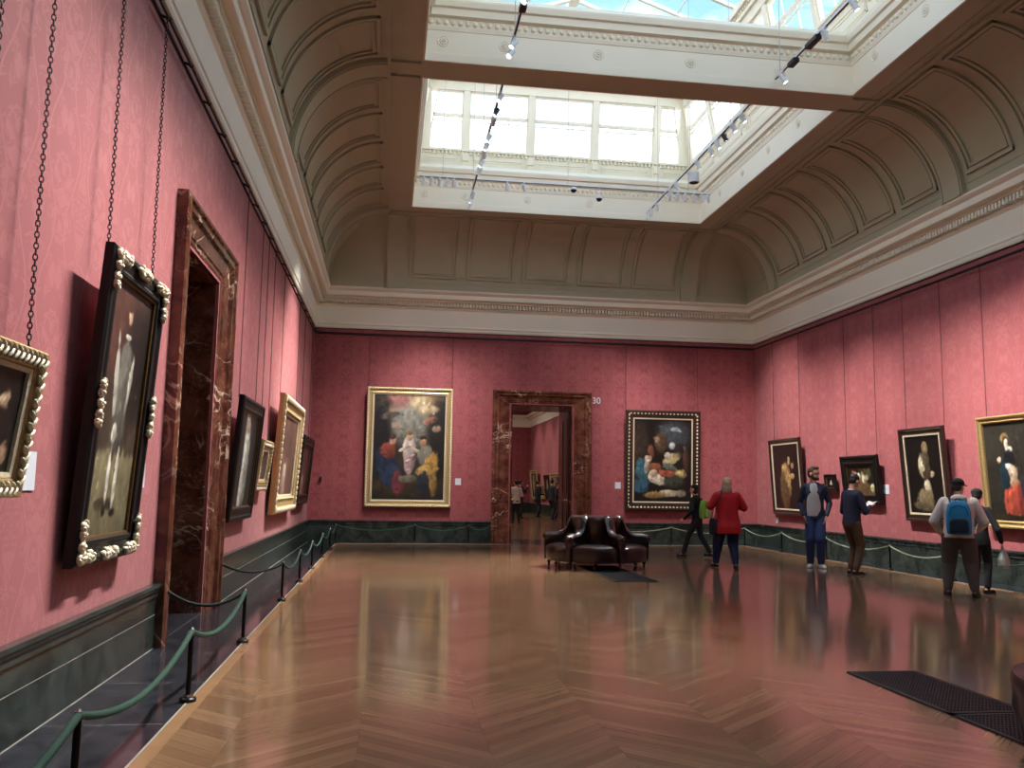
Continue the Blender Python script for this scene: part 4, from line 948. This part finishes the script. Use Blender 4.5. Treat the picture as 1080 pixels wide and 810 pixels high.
# ------------------------------------------------------------------ floor grilles
def grille(x0, x1, y0, y1, label):
    g = tag(empty('floor_grille', (0, 0, 0)), label, 'floor grille', 'floor grilles')
    bm = NB(); w = .035; box(bm, x0, x1, y0, y0+w, .001, .009); box(bm, x0, x1, y1-w, y1, .001, .009); box(bm, x0, x0+w, y0, y1, .001, .009); box(bm, x1-w, x1, y0, y1, .001, .009); link('rim', bm, 'grille', g)
    bm = NB(); box(bm, x0, x1, y0, y1, .0005, .002); link('pit', bm, 'grille_gap', g)
    bm = NB(); x = x0+w
    while x < x1-w: box(bm, x, x+.012, y0, y1, .002, .007); x += .026
    y = y0+w
    while y < y1-w: box(bm, x0+w, x1-w, y, y+.010, .002, .008); y += .035
    link('lattice', bm, 'grille', g); return g
grille(3.71, 4.31, 5.44, 6.74, 'dark metal floor grille at the lower right, its far half')
grille(3.71, 4.31, 4.10, 5.42, 'dark metal floor grille at the lower right, nearer half running out of the picture')
grille(3.55, 4.25, 13.36, 16.1, 'dark floor grille partly under the round leather settee')

# ------------------------------------------------------------------ round leather settee
def settee(label, loc, rotz, R=.95, back=True):
    s = tag(empty('round_settee' if back else 'round_ottoman', loc, rotz), label, 'settee' if back else 'ottoman')
    n = 6
    for k in range(n):
        a0 = 2*PI*k/n+.035; a1 = 2*PI*(k+1)/n-.035; bm = NB(); M = 14; rows = []
        prof = [(.22, .15), (.22, .40), (.26, .425), (.50, .445), (.78, .44), (R-.08, .425), (R-.02, .40), (R, .36), (R-.01, .28), (R-.005, .20), (R-.03, .135), (R-.1, .13)]
        for i in range(M+1):
            t = i/M; a = a0+(a1-a0)*t; e = 1-.045*(abs(2*t-1)**6)
            row = []
            for j, (r, z) in enumerate(prof):
                rr = (r*e if j > 3 else r); zz = z-(.03*abs(2*t-1)**6 if 0 < j < 9 else 0)
                rr = max(rr, .2); row.append(bm.verts.new((rr*math.cos(a), rr*math.sin(a), zz)))
            rows.append(row)
        for p, q in zip(rows, rows[1:]):
            for j in range(len(prof)): bm.faces.new((p[j], p[(j+1) % len(prof)], q[(j+1) % len(prof)], q[j]))
        bm.faces.new(rows[0]); bm.faces.new(rows[-1])
        seat = link('seat', bm, 'leather', s, smooth=True)
        bm = NB()
        for (r, f) in ((.45, .3), (.45, .7), (.70, .2), (.70, .5), (.70, .8)):
            a = a0+(a1-a0)*f; ell(bm, (r*math.cos(a), r*math.sin(a), .442), (.018, .018, .010), su=8, sv=6)
        link('buttons', bm, 'leather', seat, smooth=True)
    for k in range(n if back else 0):        # radial arm with a rolled top
        a = 2*PI*k/n; u = Vector((math.cos(a), math.sin(a), 0)); w = Vector((-math.sin(a), math.cos(a), 0)); bm = NB(); rs = []
        for i, (r, zt, th) in enumerate([(.06, .90, .08), (.34, .935, .085), (.42, .945, .085), (.48, .92, .085), (.525, .84, .085), (.56, .73, .08), (.62, .66, .075), (.74, .625, .075), (.86, .63, .078), (.945, .60, .078), (.965, .54, .065)]):
            zb = .14; prof = [(-th*.65, zb), (-th*.65, zt-.16), (-th*1.0, zt-.11), (-th*1.05, zt-.05), (-th*.6, zt-.005), (0, zt+.01), (th*.6, zt-.005), (th*1.05, zt-.05), (th*1.0, zt-.11), (th*.65, zt-.16), (th*.65, zb)]
            rs.append([bm.verts.new(u*r+w*x+Vector((0, 0, z))) for x, z in prof])
        skin_rings(bm, rs); arm = link('arm', bm, 'leather', s, smooth=True)
        bm = NB()
        for zz, rr in ((.545, .062),): cone(bm, u*.955+Vector((0, 0, zz)), u*.99+Vector((0, 0, zz)), rr, rr*.8, n=18); ell(bm, u*.992+Vector((0, 0, zz)), (.02, .02, .02), su=10, sv=8)
        link('rosette', bm, 'dark_wood', arm, smooth=True)
    if not back:
        bm = NB(); lathe(bm, [(.21, .15), (.21, .41), (.17, .435), (.02, .44)], n=24); link('centre_cushion', bm, 'leather', s, smooth=True)
    for k in range(n if back else 0):        # buttoned back panels filling the hub between arms
        a = 2*PI*(k+.5)/n; bm = NB(); rs = []
        for (r, z) in ((.36, .40), (.40, .60), (.44, .80), (.445, .87), (.42, .92), (.36, .935), (.24, .91), (.03, .89)):
            row = []
            for i in range(9): b_ = a+(-.5+i/8)*(2*PI/n); row.append(bm.verts.new((r*math.cos(b_)*(1+.06*math.cos((i-4)/4*PI/2)), r*math.sin(b_)*(1+.06*math.cos((i-4)/4*PI/2)), z)))
            rs.append(row)
        for p, q in zip(rs, rs[1:]):
            for i in range(8): bm.faces.new((p[i], p[i+1], q[i+1], q[i]))
        link('back_panel', bm, 'leather', s, smooth=True)
    for k in range(2*n):
        a = 2*PI*k/(2*n)+.0; r = R-.07
        if k % 2: r = R-.12
        bm = NB(); lathe(bm, [(.030, .15), (.030, .12), (.020, .112), (.033, .10), (.036, .085), (.030, .07), (.018, .062), (.024, .05), (.020, .02), (.014, .002)], (r*math.cos(a), r*math.sin(a), 0), n=14)
        link('leg', bm, 'dark_wood', s, smooth=True)
    return s
settee('round dark red leather settee with radial scrolled arms standing in mid-room', (3.85, 15.88, .003), math.radians(-75))
settee('dark red leather seat showing only its rounded side at the right edge', (4.47, 4.28, .010), math.radians(113), .95, False)

# ------------------------------------------------------------------ people
for nm, c, r, kw in (('skin', (205, 160, 138), .5, {}), ('hair_dark', (28, 20, 16), .6, dict(bmp=.5, bscale=180)), ('hair_brown', (74, 50, 34), .6, dict(bmp=.5, bscale=180)), ('hair_blond', (200, 184, 160), .55, dict(bmp=.6, bscale=160)),
    ('navy_jacket', (30, 42, 66), .75, {}), ('navy_knit', (28, 32, 56), .9, dict(bmp=.4, bscale=200)), ('light_shirt', (178, 180, 184), .85, {}), ('jeans', (38, 56, 98), .85, dict(var=.3)), ('dark_jeans', (28, 40, 78), .85, dict(var=.3)),
    ('brown_trousers', (84, 66, 46), .85, {}), ('grey_sweat', (88, 84, 82), .9, dict(var=.2)), ('hoodie_grey', (214, 207, 200), .9, {}), ('red_coat', (176, 16, 30), .75, {}), ('black_cloth', (20, 21, 26), .85, {}), ('charcoal', (34, 36, 42), .85, {}),
    ('shoe_black', (16, 15, 15), .4, {}), ('shoe_white', (226, 226, 226), .5, {}), ('pack_green', (128, 176, 60), .7, dict(bmp=.2, bscale=90)), ('pack_green_pale', (176, 206, 120), .7, {}), ('pack_blue', (28, 138, 190), .6, dict(bmp=.2, bscale=90)), ('pack_dark', (26, 44, 62), .7, {}),
    ('eye', (24, 18, 16), .2, {}), ('lip', (160, 92, 84), .5, {}), ('paper', (226, 222, 226), .6, {}), ('bag_film', (170, 178, 172), .35, {})):
    plain(nm, srgb(*c), r, **kw)

def blob(name, build, mat, parent, voxel=.010, sm=3):
    """build closed shapes, fuse them into one continuous smooth surface"""
    bm = NB(); build(bm); bmesh.ops.recalc_face_normals(bm, faces=bm.faces)
    me = bpy.data.meshes.new('tmp'); bm.to_mesh(me); bm.free(); o = bpy.data.objects.new('tmp', me); COL.objects.link(o)
    md = o.modifiers.new('r', 'REMESH'); md.mode = 'VOXEL'; md.voxel_size = voxel; md.use_smooth_shade = True
    if sm: s = o.modifiers.new('s', 'SMOOTH'); s.iterations = sm; s.factor = .5
    bpy.context.view_layer.update()
    m2 = bpy.data.meshes.new_from_object(o.evaluated_get(bpy.context.evaluated_depsgraph_get())); bpy.data.objects.remove(o); bpy.data.meshes.remove(me)
    m2.name = name; m2.materials.clear(); m2.materials.append(MATS[mat])
    for p in m2.polygons: p.use_smooth = True
    r = bpy.data.objects.new(name, m2); COL.objects.link(r); r.parent = parent; return r
def V3(*a): return Vector(a)
def torso(bm, rings, lean, H, tw=0.0, hip=.52, n=22, e=2.3):
    """horizontal elliptical sections; lean = forward shift per metre above the hip, tw = shoulder twist"""
    rs = []
    for (zf, rx, ry, dy) in rings:
        z = zf*H; k = max(0, z-hip*H); c = V3(lean[0]*k, lean[1]*k+dy, z); a = tw*min(1, k/(.3*H))
        rs.append(ring(bm, c, V3(math.cos(a), math.sin(a), 0), V3(-math.sin(a), math.cos(a), 0), rx, ry, n, e))
    skin_rings(bm, rs)
def hand(bm, w, d, up, curl=.6, side=1, s=1.0):
    """palm, four unequal bent fingers and a thumb leaving the side of the palm; d = finger direction, up = back of the hand"""
    w = Vector(w); d = Vector(d).normalized(); up = Vector(up); up = (up-d*up.dot(d)).normalized(); r = d.cross(up).normalized()*side
    capsule(bm, w, w+d*.075*s, .026*s, .034*s, fl=.5, side=r)
    for k, (o, L) in enumerate(((-.028, .066), (-.010, .076), (.010, .071), (.027, .055))):
        b = w+d*.085*s+r*o*s; a = curl; d1 = (d*math.cos(a*.5)-up*math.sin(a*.5)); d2 = (d*math.cos(a*1.3)-up*math.sin(a*1.3)); d3 = (d*math.cos(a*2)-up*math.sin(a*2))
        p1 = b+d1*L*.45*s; p2 = p1+d2*L*.32*s; p3 = p2+d3*L*.23*s
        capsule(bm, b-d*.02, p1, .0092*s, .0086*s, n=8, k=2); capsule(bm, p1, p2, .0086*s, .008*s, n=8, k=2); capsule(bm, p2, p3, .008*s, .007*s, n=8, k=2)
    t0 = w+d*.025*s-r*.026*s; t1 = t0+(d*.6-r*.75-up*.2).normalized()*.036*s; t2 = t1+(d*.9-r*.15-up*.4).normalized()*.030*s
    capsule(bm, t0, t1, .013*s, .011*s, n=8, k=2); capsule(bm, t1, t2, .011*s, .009*s, n=8, k=2)
def head_parts(bm, c, R, f=1.0):
    """skull, jaw, nose, ears, neck root; R = rotation matrix of the head, faces +Y"""
    T = lambda x, y, z: c+R @ V3(x*f, y*f, z*f)
    def E(x, y, z, a, b, g): 
        M = Matrix.Translation(T(x, y, z)) @ R.to_4x4() @ Matrix.Diagonal((a*f, b*f, g*f, 1)); bmesh.ops.create_uvsphere(bm, u_segments=18, v_segments=12, radius=1, matrix=M)
    E(0, -.012, .028, .076, .094, .086); E(0, .020, -.045, .058, .066, .066); E(0, .040, -.085, .034, .036, .026)
    E(0, .086, -.012, .012, .016, .026); E(0, .097, -.030, .016, .014, .011)
    E(0, .080, .026, .050, .014, .012)
    for s in (-1, 1): E(s*.079, -.008, -.012, .011, .022, .033)
    E(0, .083, -.066, .022, .010, .009)
def person(label, loc, yaw, H, P):
    rt = tag(empty('person', loc, yaw), label, 'person')
    sc = H/1.75; hipz = .515*H; lean = P.get('lean', (0, .04)); B = P.get('bulk', 1.0); tw = P.get('twist', 0.0)
    an = P.get('ankles', ((-.10, 0, .085), (.10, 0, .085))); fy = P.get('feet_yaw', (.15, -.15))
    sh = []
    for s in (-1, 1):
        k = .81*H-hipz; x = s*.165*sc*(B*.6+.4); a = tw; sh.append(V3(x*math.cos(a)+lean[0]*k, x*math.sin(a)+lean[1]*k, .800*H))
    hips = [V3(-.088*sc*B, 0, hipz), V3(.088*sc*B, 0, hipz)]
    ank = [V3(*a) for a in an]; kn = []
    for i in (0, 1):
        h, a = hips[i], ank[i]; L1, L2 = .245*H, .245*H; d = a-h; D = min(d.length, L1+L2-.004); bend = math.sqrt(max(0, L1*L1-(D/2)**2)); mid = h+d*.5
        kn.append(mid+V3((-.02 if i == 0 else .02)*0, 1, 0).normalized()*bend*.9)
    el = [V3(*P['elbows'][i]) for i in (0, 1)]; wr = [V3(*P['wrists'][i]) for i in (0, 1)]
    hc = V3(lean[0]*(.93*H-hipz), lean[1]*(.93*H-hipz)+P.get('head_fwd', .02), .928*H)+V3(*P.get('head_off', (0, 0, 0)))
    R = Euler((P.get('nod', 0), P.get('tilt', 0), P.get('turn', 0)), 'XYZ').to_matrix() if True else None
    R = (Matrix.Rotation(P.get('turn', 0), 3, 'Z') @ Matrix.Rotation(P.get('nod', 0), 3, 'X') @ Matrix.Rotation(P.get('tilt', 0), 3, 'Y'))
    hs = P.get('head', 1.0)*sc*1.02
    neck0 = V3(lean[0]*(.80*H-hipz), lean[1]*(.80*H-hipz)-.01, .80*H)
    vox = P.get('voxel', .0065)
    def body(bm):
        b = B*sc
        torso(bm, [(.47, .12*b, .085*b, 0), (.52, .155*b, .10*b, -.01), (.58, .135*b, .09*b, 0), (.64, .125*b, .088*b, .005), (.72, .145*b, .10*b, .01), (.785, .155*b, .095*b, 0), (.815, .12*b, .07*b, -.005), (.835, .065*b, .058*b, -.005)], lean, H, tw)
        capsule(bm, neck0, hc+R @ V3(0, -.025, -.05)*hs, .058*sc, .052*sc)
        head_parts(bm, hc, R, hs)
        for i in (0, 1):
            capsule(bm, sh[i], el[i], .048*b, .038*b); capsule(bm, el[i], wr[i], .038*b, .025*sc)
            hd = P.get('hand_dir', (None, None))[i]; hd = Vector(hd) if hd else (wr[i]-el[i]).normalized()
            hu = P.get('hand_up', ((-1, 0, .2), (1, 0, .2)))[i]
            hand(bm, wr[i]+hd.normalized()*.012, hd, hu, P.get('curl', (.5, .5))[i], side=(-1 if i == 0 else 1), s=sc*.98)
            capsule(bm, hips[i], kn[i], .082*b, .056*b); capsule(bm, kn[i], ank[i]+V3(0, 0, 0), .055*b, .036*sc)
            fd = V3(math.sin(-fy[i]), math.cos(fy[i]), 0); capsule(bm, ank[i]+V3(0, 0, -.035)-fd*.02, ank[i]+fd*.13*sc+V3(0, 0, -.055), .036*sc, .026*sc)
    bd = blob('body', body, 'skin', rt, vox, 2)
    # face details
    if P.get('face', True):
        for s in (-1, 1):
            bm = NB(); ell(bm, (0, 0, 0), (.011*hs, .007*hs, .008*hs), su=10, sv=8); e = link('eye', bm, 'eye', rt, smooth=True); e.location = hc+R @ V3(s*.031, .083, .006)*hs
        bm = NB(); ell(bm, (0, 0, 0), (.022*hs, .007*hs, .006*hs), su=12, sv=8); e = link('mouth', bm, 'lip', rt, smooth=True); e.location = hc+R @ V3(0, .090, -.064)*hs; e.rotation_mode = 'QUATERNION'; e.rotation_quaternion = R.to_quaternion()
    # hair
    def RE(bm, x, y, z, a, b_, g):
        M = Matrix.Translation(hc+R @ V3(x, y, z)*hs) @ R.to_4x4() @ Matrix.Diagonal((a*hs, b_*hs, g*hs, 1)); bmesh.ops.create_uvsphere(bm, u_segments=18, v_segments=12, radius=1, matrix=M)
    st = P.get('hair', 'short'); hm = P.get('hair_mat', 'hair_brown')
    def hair(bm):
        RE(bm, 0, -.026, .042, .084, .094, .084); RE(bm, 0, -.050, -.005, .078, .062, .075)
        if st == 'quiff': RE(bm, 0, .045, .100, .062, .048, .032); RE(bm, 0, .01, .11, .06, .07, .03)
        if st == 'bob': RE(bm, 0, -.045, -.07, .092, .070, .085); RE(bm, 0, -.05, -.115, .088, .055, .055); RE(bm, -.07, .0, -.05, .03, .06, .09); RE(bm, .07, .0, -.05, .03, .06, .09); RE(bm, 0, -.03, .05, .094, .10, .088)
        if st == 'full': RE(bm, 0, -.04, -.04, .086, .075, .085); RE(bm, 0, -.02, .06, .088, .095, .075)
    blob('hair', hair, hm, rt, .008, 2)
    if P.get('beard'):
        def beard(bm): RE(bm, 0, .030, -.078, .062, .064, .042); RE(bm, 0, .072, -.088, .036, .030, .028); RE(bm, -.058, .01, -.05, .018, .032, .045); RE(bm, .058, .01, -.05, .018, .032, .045)
        blob('beard', beard, hm, rt, .006, 1)
    if P.get('cap'):
        def capd(bm): RE(bm, 0, -.018, .062, .092, .106, .078)
        blob('cap', capd, P['cap'], rt, .008, 1)
        bm = NB(); rs = []
        for (y, w) in ((.075, .075), (.11, .072), (.145, .055), (.165, .03)): rs.append([bm.verts.new(hc+R @ V3(x, y, z)*hs) for x, z in ((-w, .048), (0, .066), (w, .048), (w, .040), (0, .058), (-w, .040))])
        skin_rings(bm, rs); link('cap_brim', bm, P['cap'], rt, smooth=True)
    # trousers
    tl_ = P.get('leg_w', 1.0)
    def trousers(bm):
        b = B*sc
        torso(bm, [(.455, .13*b, .095*b, -.005), (.49, .165*b, .118*b, -.012), (.53, .165*b, .115*b, -.008), (.585, .148*b, .104*b, 0)], (0, 0), H)
        for i in (0, 1):
            h = hips[i]+V3(0, 0, -.02); capsule(bm, h, kn[i], .100*b, .074*b*tl_); e = kn[i].lerp(ank[i], .93); capsule(bm, kn[i], e, .073*b*tl_, .056*sc*tl_)
            m_ = kn[i].lerp(ank[i], .8); ell(bm, m_, (.060*sc*tl_, .064*sc*tl_, .035))
    blob('trousers', trousers, P.get('trousers', 'jeans'), rt, .011, 3)
    # shoes
    for i in (0, 1):
        fd = V3(math.sin(-fy[i]), math.cos(fy[i]), 0); a = ank[i]; z0 = a.z-.085*1.0; sd = V3(fd.y, -fd.x, 0)
        def shoe(bm):
            g = V3(a.x, a.y, z0)
            capsule(bm, g-fd*.045+V3(0, 0, .040), g+fd*.135*sc+V3(0, 0, .032), .040*sc, .036*sc, fl=.80, side=sd); capsule(bm, g+V3(0, 0, .05), g+V3(0, 0, .088), .042*sc, .038*sc)
            capsule(bm, g-fd*.045+V3(0, 0, .016), g+fd*.14*sc+V3(0, 0, .014), .042*sc, .040*sc, fl=.36, side=sd)
        blob('shoe', shoe, P.get('shoes', 'shoe_black'), rt, .008, 1)
    # upper garment
    hem = P.get('hem', .50); slw = P.get('sleeve', 1.0)
    def top(bm):
        b = B*sc; fl = P.get('flare', 1.0)
        rr = [(hem, .178*b*fl, .128*b*fl, -.005)]
        if hem < .44: rr += [(.46, .18*b*fl, .13*b*fl, -.005)]
        rr += [(.53, .172*b, .124*b, 0), (.60, .158*b, .118*b, .004), (.68, .162*b, .120*b, .008), (.745, .176*b, .122*b, .008), (.79, .178*b, .108*b, 0), (.82, .140*b, .082*b, -.006), (.842, .078*b, .068*b, -.008)]
        torso(bm, rr, lean, H, tw)
        for i in (0, 1):
            capsule(bm, sh[i]-V3(0, 0, .006), el[i], .066*b*slw, .056*b*slw); e = el[i].lerp(wr[i], .97); capsule(bm, el[i], e, .056*b*slw, .038*b*slw)
        if P.get('hood'):
            c = neck0+V3(0, -.065, .055); ell(bm, c, (.115*sc, .062*sc, .06*sc), (-.5, 0, 0)); ell(bm, c+V3(0, .06, .0), (.10*sc, .09*sc, .035*sc))
        if P.get('collar'):
            c = neck0+V3(0, .0, .058); ell(bm, c, (.078*sc, .075*sc, .032*sc))
    g = blob(P.get('top_name', 'jacket'), top, P.get('top', 'navy_jacket'), rt, .010, 3)
    if P.get('shirt'):
        def shirt(bm):
            k = lambda z: lean[1]*(z*H-hipz)
            rs = [ring(bm, V3(P.get('shirt_x', 0), k(z)+.088*sc*B+o, z*H), V3(1, 0, 0), V3(0, 1, 0), w*sc, .056*sc, 26, 2.2) for z, w, o in ((.505, .118, -.022), (.56, .124, -.018), (.64, .122, -.014), (.72, .108, -.012), (.78, .082, -.018), (.832, .052, -.034))]; skin_rings(bm, rs)
        blob('shirt', shirt, P['shirt'], rt, .010, 2)
    if P.get('white_collar'):
        bm = NB(); lathe(bm, [(.062*sc, -.03), (.066*sc, 0), (.060*sc, .028), (.054*sc, .03)], n=20); c = link('shirt_collar', bm, 'paper', rt, smooth=True); c.location = neck0+V3(0, .006, .062)
    return rt, dict(neck=neck0, sh=sh, H=H, sc=sc, B=B, lean=lean, wr=wr, hipz=hipz, hc=hc)
def world(rt, p): return Matrix.Translation(rt.location) @ Euler(rt.rotation_euler).to_matrix().to_4x4() @ Vector(p)
def backpack(label, rt, I, mat, mat2, w=.29, h=.43, d=.15, drop=.0, strap='pack_dark', off=-.13, x=0.0):
    """a bag on the back: body, front pocket, straps, side bottle pocket"""
    bp = tag(empty('backpack', rt.location, rt.rotation_euler.z), label, 'backpack')
    H, sc = I['H'], I['sc']; zt = .80*H-drop; zc = zt-h/2; yb = off*I['B']+I['lean'][1]*(zc-I['hipz'])
    def bag(bm):
        rs = []
        for f, kx, ky in ((0, .80, .7), (.04, .95, .92), (.3, 1.0, 1.0), (.65, .97, .92), (.88, .82, .72), (.97, .60, .48), (1.0, .4, .3)):
            rs.append(ring(bm, V3(x, yb-d/2, zt-h+h*f), V3(1, 0, 0), V3(0, 1, 0), w/2*kx, d/2*ky, 28, 3.6))
        skin_rings(bm, rs)
    blob('bag', bag, mat, bp, .009, 2)
    def pocket(bm):
        rs = []
        for f, k in ((0, .85), (.1, 1), (.8, .95), (1, .7)): rs.append(ring(bm, V3(x, yb-d-.012, zt-h+.03+h*.42*f), V3(1, 0, 0), V3(0, 1, 0), w*.38*k, .034*k, 22, 3.2))
        skin_rings(bm, rs)
    blob('pocket', pocket, mat2, bp, .008, 2)
    for s in (-1, 1):
        bm = NB(); X = x+s*w*.30; pts = [(X, yb-.02, zt-.03), (X*1.05, yb+.05, zt+.035), (X*1.15, yb+.15, zt+.025), (X*1.3, yb+.235*I['B'], zt-.10), (X*1.35, yb+.22*I['B'], zt-.25), (X*1.4, yb+.06, zt-.36), (X*1.1, yb-.02, zt-.38)]
        tube(bm, pts, .014, 8); link('strap', bm, strap, bp, smooth=True)
    bm = NB(); tube(bm, [(x-.04, yb-.03, zt-.02), (x-.02, yb-.03, zt+.03), (x+.02, yb-.03, zt+.03), (x+.04, yb-.03, zt-.02)], .008, 8); link('grab_handle', bm, strap, bp, smooth=True)
    bm = NB(); tube(bm, [(x-w*.36, yb-d*.9, zt-h*.42), (x-w*.30, yb-d*1.02, zt-h*.22), (x, yb-d*.98, zt-h*.12), (x+w*.30, yb-d*1.02, zt-h*.22), (x+w*.36, yb-d*.9, zt-h*.42)], .005, 6); link('zip', bm, 'pack_dark', bp, smooth=True)
    return bp
def AZ(dx, dy): return math.atan2(-dx, dy)      # yaw that turns +Y towards (dx, dy)

# woman in the red coat, seen from behind
P = dict(lean=(0, .02), bulk=1.34, hair='bob', hair_mat='hair_blond', top='red_coat', top_name='coat', hem=.385, flare=1.10, trousers='dark_jeans', shoes='shoe_black', nod=.08,
  ankles=((-.17, .22, .085), (.12, -.08, .085)), feet_yaw=(.3, -.5), elbows=((-.315, .03, 1.14), (.33, .04, 1.12)), wrists=((-.15, .25, 1.24), (.16, .27, 1.20)), hand_dir=((.6, .5, .2), (-.6, .5, .2)), curl=(.8, .8), leg_w=1.1)
rt, I = person('person in a red thigh-length coat with blond hair, seen from behind', (6.31, 15.62, .003), AZ(.1, 1), 1.68, P)
bg = tag(empty('shoulder_bag', rt.location, rt.rotation_euler.z), 'dark shoulder bag at the left hip of the person in the red coat', 'bag')
def f(bm):
    rs = [ring(bm, V3(-.27, .04, z), V3(1, 0, 0), V3(0, 1, 0), .05*k, .15*k, 22, 3) for z, k in ((.62, .85), (.65, 1), (.85, .95), (.92, .7))]; skin_rings(bm, rs)
blob('bag', f, 'black_cloth', bg, .01, 2)
bm = NB(); tube(bm, [(-.27, -.06, .88), (-.24, -.13, 1.15), (-.17, -.13, 1.34), (-.12, -.06, 1.44), (-.13, .08, 1.42), (-.2, .16, 1.2), (-.27, .14, .9)], .010, 8); link('strap', bm, 'black_cloth', bg, smooth=True)
# walker with the green backpack
P = dict(lean=(0, .06), bulk=.92, hair='full', hair_mat='hair_dark', top='black_cloth', hem=.47, trousers='charcoal', shoes='shoe_black', collar=True,
  ankles=((-.10, .28, .085), (.09, -.26, .11)), feet_yaw=(.1, -.1), elbows=((-.27, .02, .98), (.27, -.05, .98)), wrists=((-.25, .20, .82), (.26, .08, .78)), curl=(.5, .5))
rt, I = person('person in black walking left past the night painting, wearing a green backpack', (6.64, 18.15, .003), AZ(-.72, .62), 1.57, P)
backpack('lime green backpack on the walker in black', rt, I, 'pack_green', 'pack_green_pale', .28, .40, .17, .02, 'black_cloth', -.10)
# tall bearded man, hands in pockets, looking right
P = dict(lean=(.0, -.02), bulk=.97, hair='quiff', hair_mat='hair_brown', beard=True, top='navy_jacket', hem=.475, shirt='light_shirt', shirt_x=.015, trousers='jeans', shoes='shoe_white', turn=.95, twist=.12, nod=-.02, collar=True,
  ankles=((-.09, .03, .085), (.10, -.02, .085)), feet_yaw=(.35, -.25), elbows=((-.275, -.06, 1.22), (.275, -.05, 1.22)), wrists=((-.21, .10, 1.0), (.21, .11, 1.0)), hand_dir=((.25, .1, -.9), (-.25, .1, -.9)), curl=(.3, .3), leg_w=1.14)
rt, I = person('tall bearded person in an open navy jacket, grey shirt and jeans, hands in pockets', (8.18, 15.86, .003), AZ(-.42, -.9), 1.93, P)
# man in navy sweater reading
P = dict(lean=(0, .05), bulk=1.02, hair='short', hair_mat='hair_dark', top='navy_knit', top_name='sweater', hem=.50, trousers='brown_trousers', shoes='shoe_black', nod=-.42, head_fwd=.06, white_collar=True,
  ankles=((-.09, .02, .085), (.10, -.03, .085)), feet_yaw=(.1, -.1), elbows=((-.26, .05, 1.10), (.26, .07, 1.10)), wrists=((-.10, .32, 1.20), (.11, .33, 1.20)), hand_dir=((.2, .9, .15), (-.2, .9, .15)), hand_up=((-.4, 0, -.9), (.4, 0, -.9)), curl=(.7, .7))
rt, I = person('person in a navy sweater and brown trousers reading a booklet in profile', (8.20, 14.55, .003), AZ(1, .25), 1.77, P)
bm = NB()
for s in (-1, 1): quadbox(bm, [(0, -.09, 0), (s*.095, -.09, .022), (s*.095, .09, .022), (0, .09, 0)], .006, (0, 0, 1))
q = world(rt, (0, .44, 1.225)); tag(link('booklet', bm, 'paper', loc=q, rot=(.5, 0, rt.rotation_euler.z)), 'open white booklet held by the person in the navy sweater', 'booklet')
# man in pale hoodie with blue backpack
P = dict(lean=(.03, .06), bulk=1.30, hair='short', hair_mat='hair_dark', cap='black_cloth', top='hoodie_grey', top_name='hoodie', hem=.495, hood=True, trousers='grey_sweat', shoes='shoe_black', turn=-.55, nod=-.15, leg_w=1.16,
  ankles=((-.17, .06, .085), (.17, -.04, .085)), feet_yaw=(.25, -.35), elbows=((-.315, .03, 1.05), (.33, .08, 1.05)), wrists=((-.25, .24, .90), (.27, .32, .94)), curl=(.8, .8))
rt, I = person('heavy-set person in a pale grey hoodie and black cap, with a blue backpack', (8.10, 11.47, .003), AZ(.55, .83), 1.66, P)
backpack('bright blue backpack on the person in the grey hoodie', rt, I, 'pack_blue', 'pack_dark', .33, .47, .15, -.02, 'pack_dark', -.125)
# companion in dark clothes behind
P = dict(lean=(-.05, .14), bulk=.98, hair='short', hair_mat='hair_dark', cap='charcoal', top='black_cloth', hem=.46, trousers='black_cloth', shoes='shoe_black', turn=.2, nod=-.3,
  ankles=((-.10, .05, .085), (.12, -.10, .085)), feet_yaw=(.2, -.4), elbows=((-.24, .10, .95), (.27, .0, .92)), wrists=((-.12, .28, .92), (.26, .16, .74)), curl=(.7, .9), hand_dir=(None, (0, .2, -1)))
rt, I = person('person in dark clothes and a navy cap, half hidden behind the pale hoodie', (8.72, 11.90, .003), AZ(.75, .55), 1.52, P)
q = world(rt, (.27, .18, .50))
def f(bm):
    rs = [ring(bm, V3(0, 0, z), V3(1, 0, 0), V3(0, 1, 0), a, b_, 18, 2.4) for z, a, b_ in ((-.14, .06, .05), (-.10, .10, .07), (0, .10, .065), (.08, .07, .04), (.13, .025, .02), (.17, .014, .012))]; skin_rings(bm, rs)
pb = tag(empty('carrier_bag', q, .4), 'thin pale plastic bag hanging from the hand of the person in dark clothes', 'bag')
blob('bag', f, 'bag_film', pb, .009, 2)
# visitors in the next gallery
base = dict(lean=(0, .04), hair='short', hair_mat='hair_dark', top='black_cloth', hem=.46, trousers='charcoal', shoes='shoe_black', voxel=.011, face=False, elbows=((-.26, .02, 1.10), (.26, .02, 1.10)), wrists=((-.14, .24, 1.1), (.15, .26, 1.12)), ankles=((-.09, .1, .085), (.1, -.08, .085)))
for (x, y, yw, H, lab, up) in ((7.27, 42.2, AZ(.9, .3), 1.80, 'person in a black coat standing nearest the middle of the next gallery', {}), (7.42, 39.3, AZ(.8, .6), 1.84, 'person in dark jacket standing before the bright painting in the next gallery', dict(top='charcoal')), (7.30, 37.4, AZ(.8, -.3), 1.70, 'person at the right of the group by the door jamb in the next gallery', dict(bulk=1.05)), (6.03, 39.9, AZ(.9, .3), 1.78, 'person in dark clothes farther left in the next gallery, arm raised', dict(wrists=((-.14, .24, 1.0), (.15, .3, 1.45)), elbows=((-.26, .02, 1.10), (.28, .12, 1.2)))), (5.10, 34.7, AZ(-.2, 1), 1.74, 'person partly cut by the left door edge in the next gallery', dict(top='hoodie_grey'))):
    Q = dict(base); Q.update(up); person(lab, (x, y, 0), yw, H, Q)
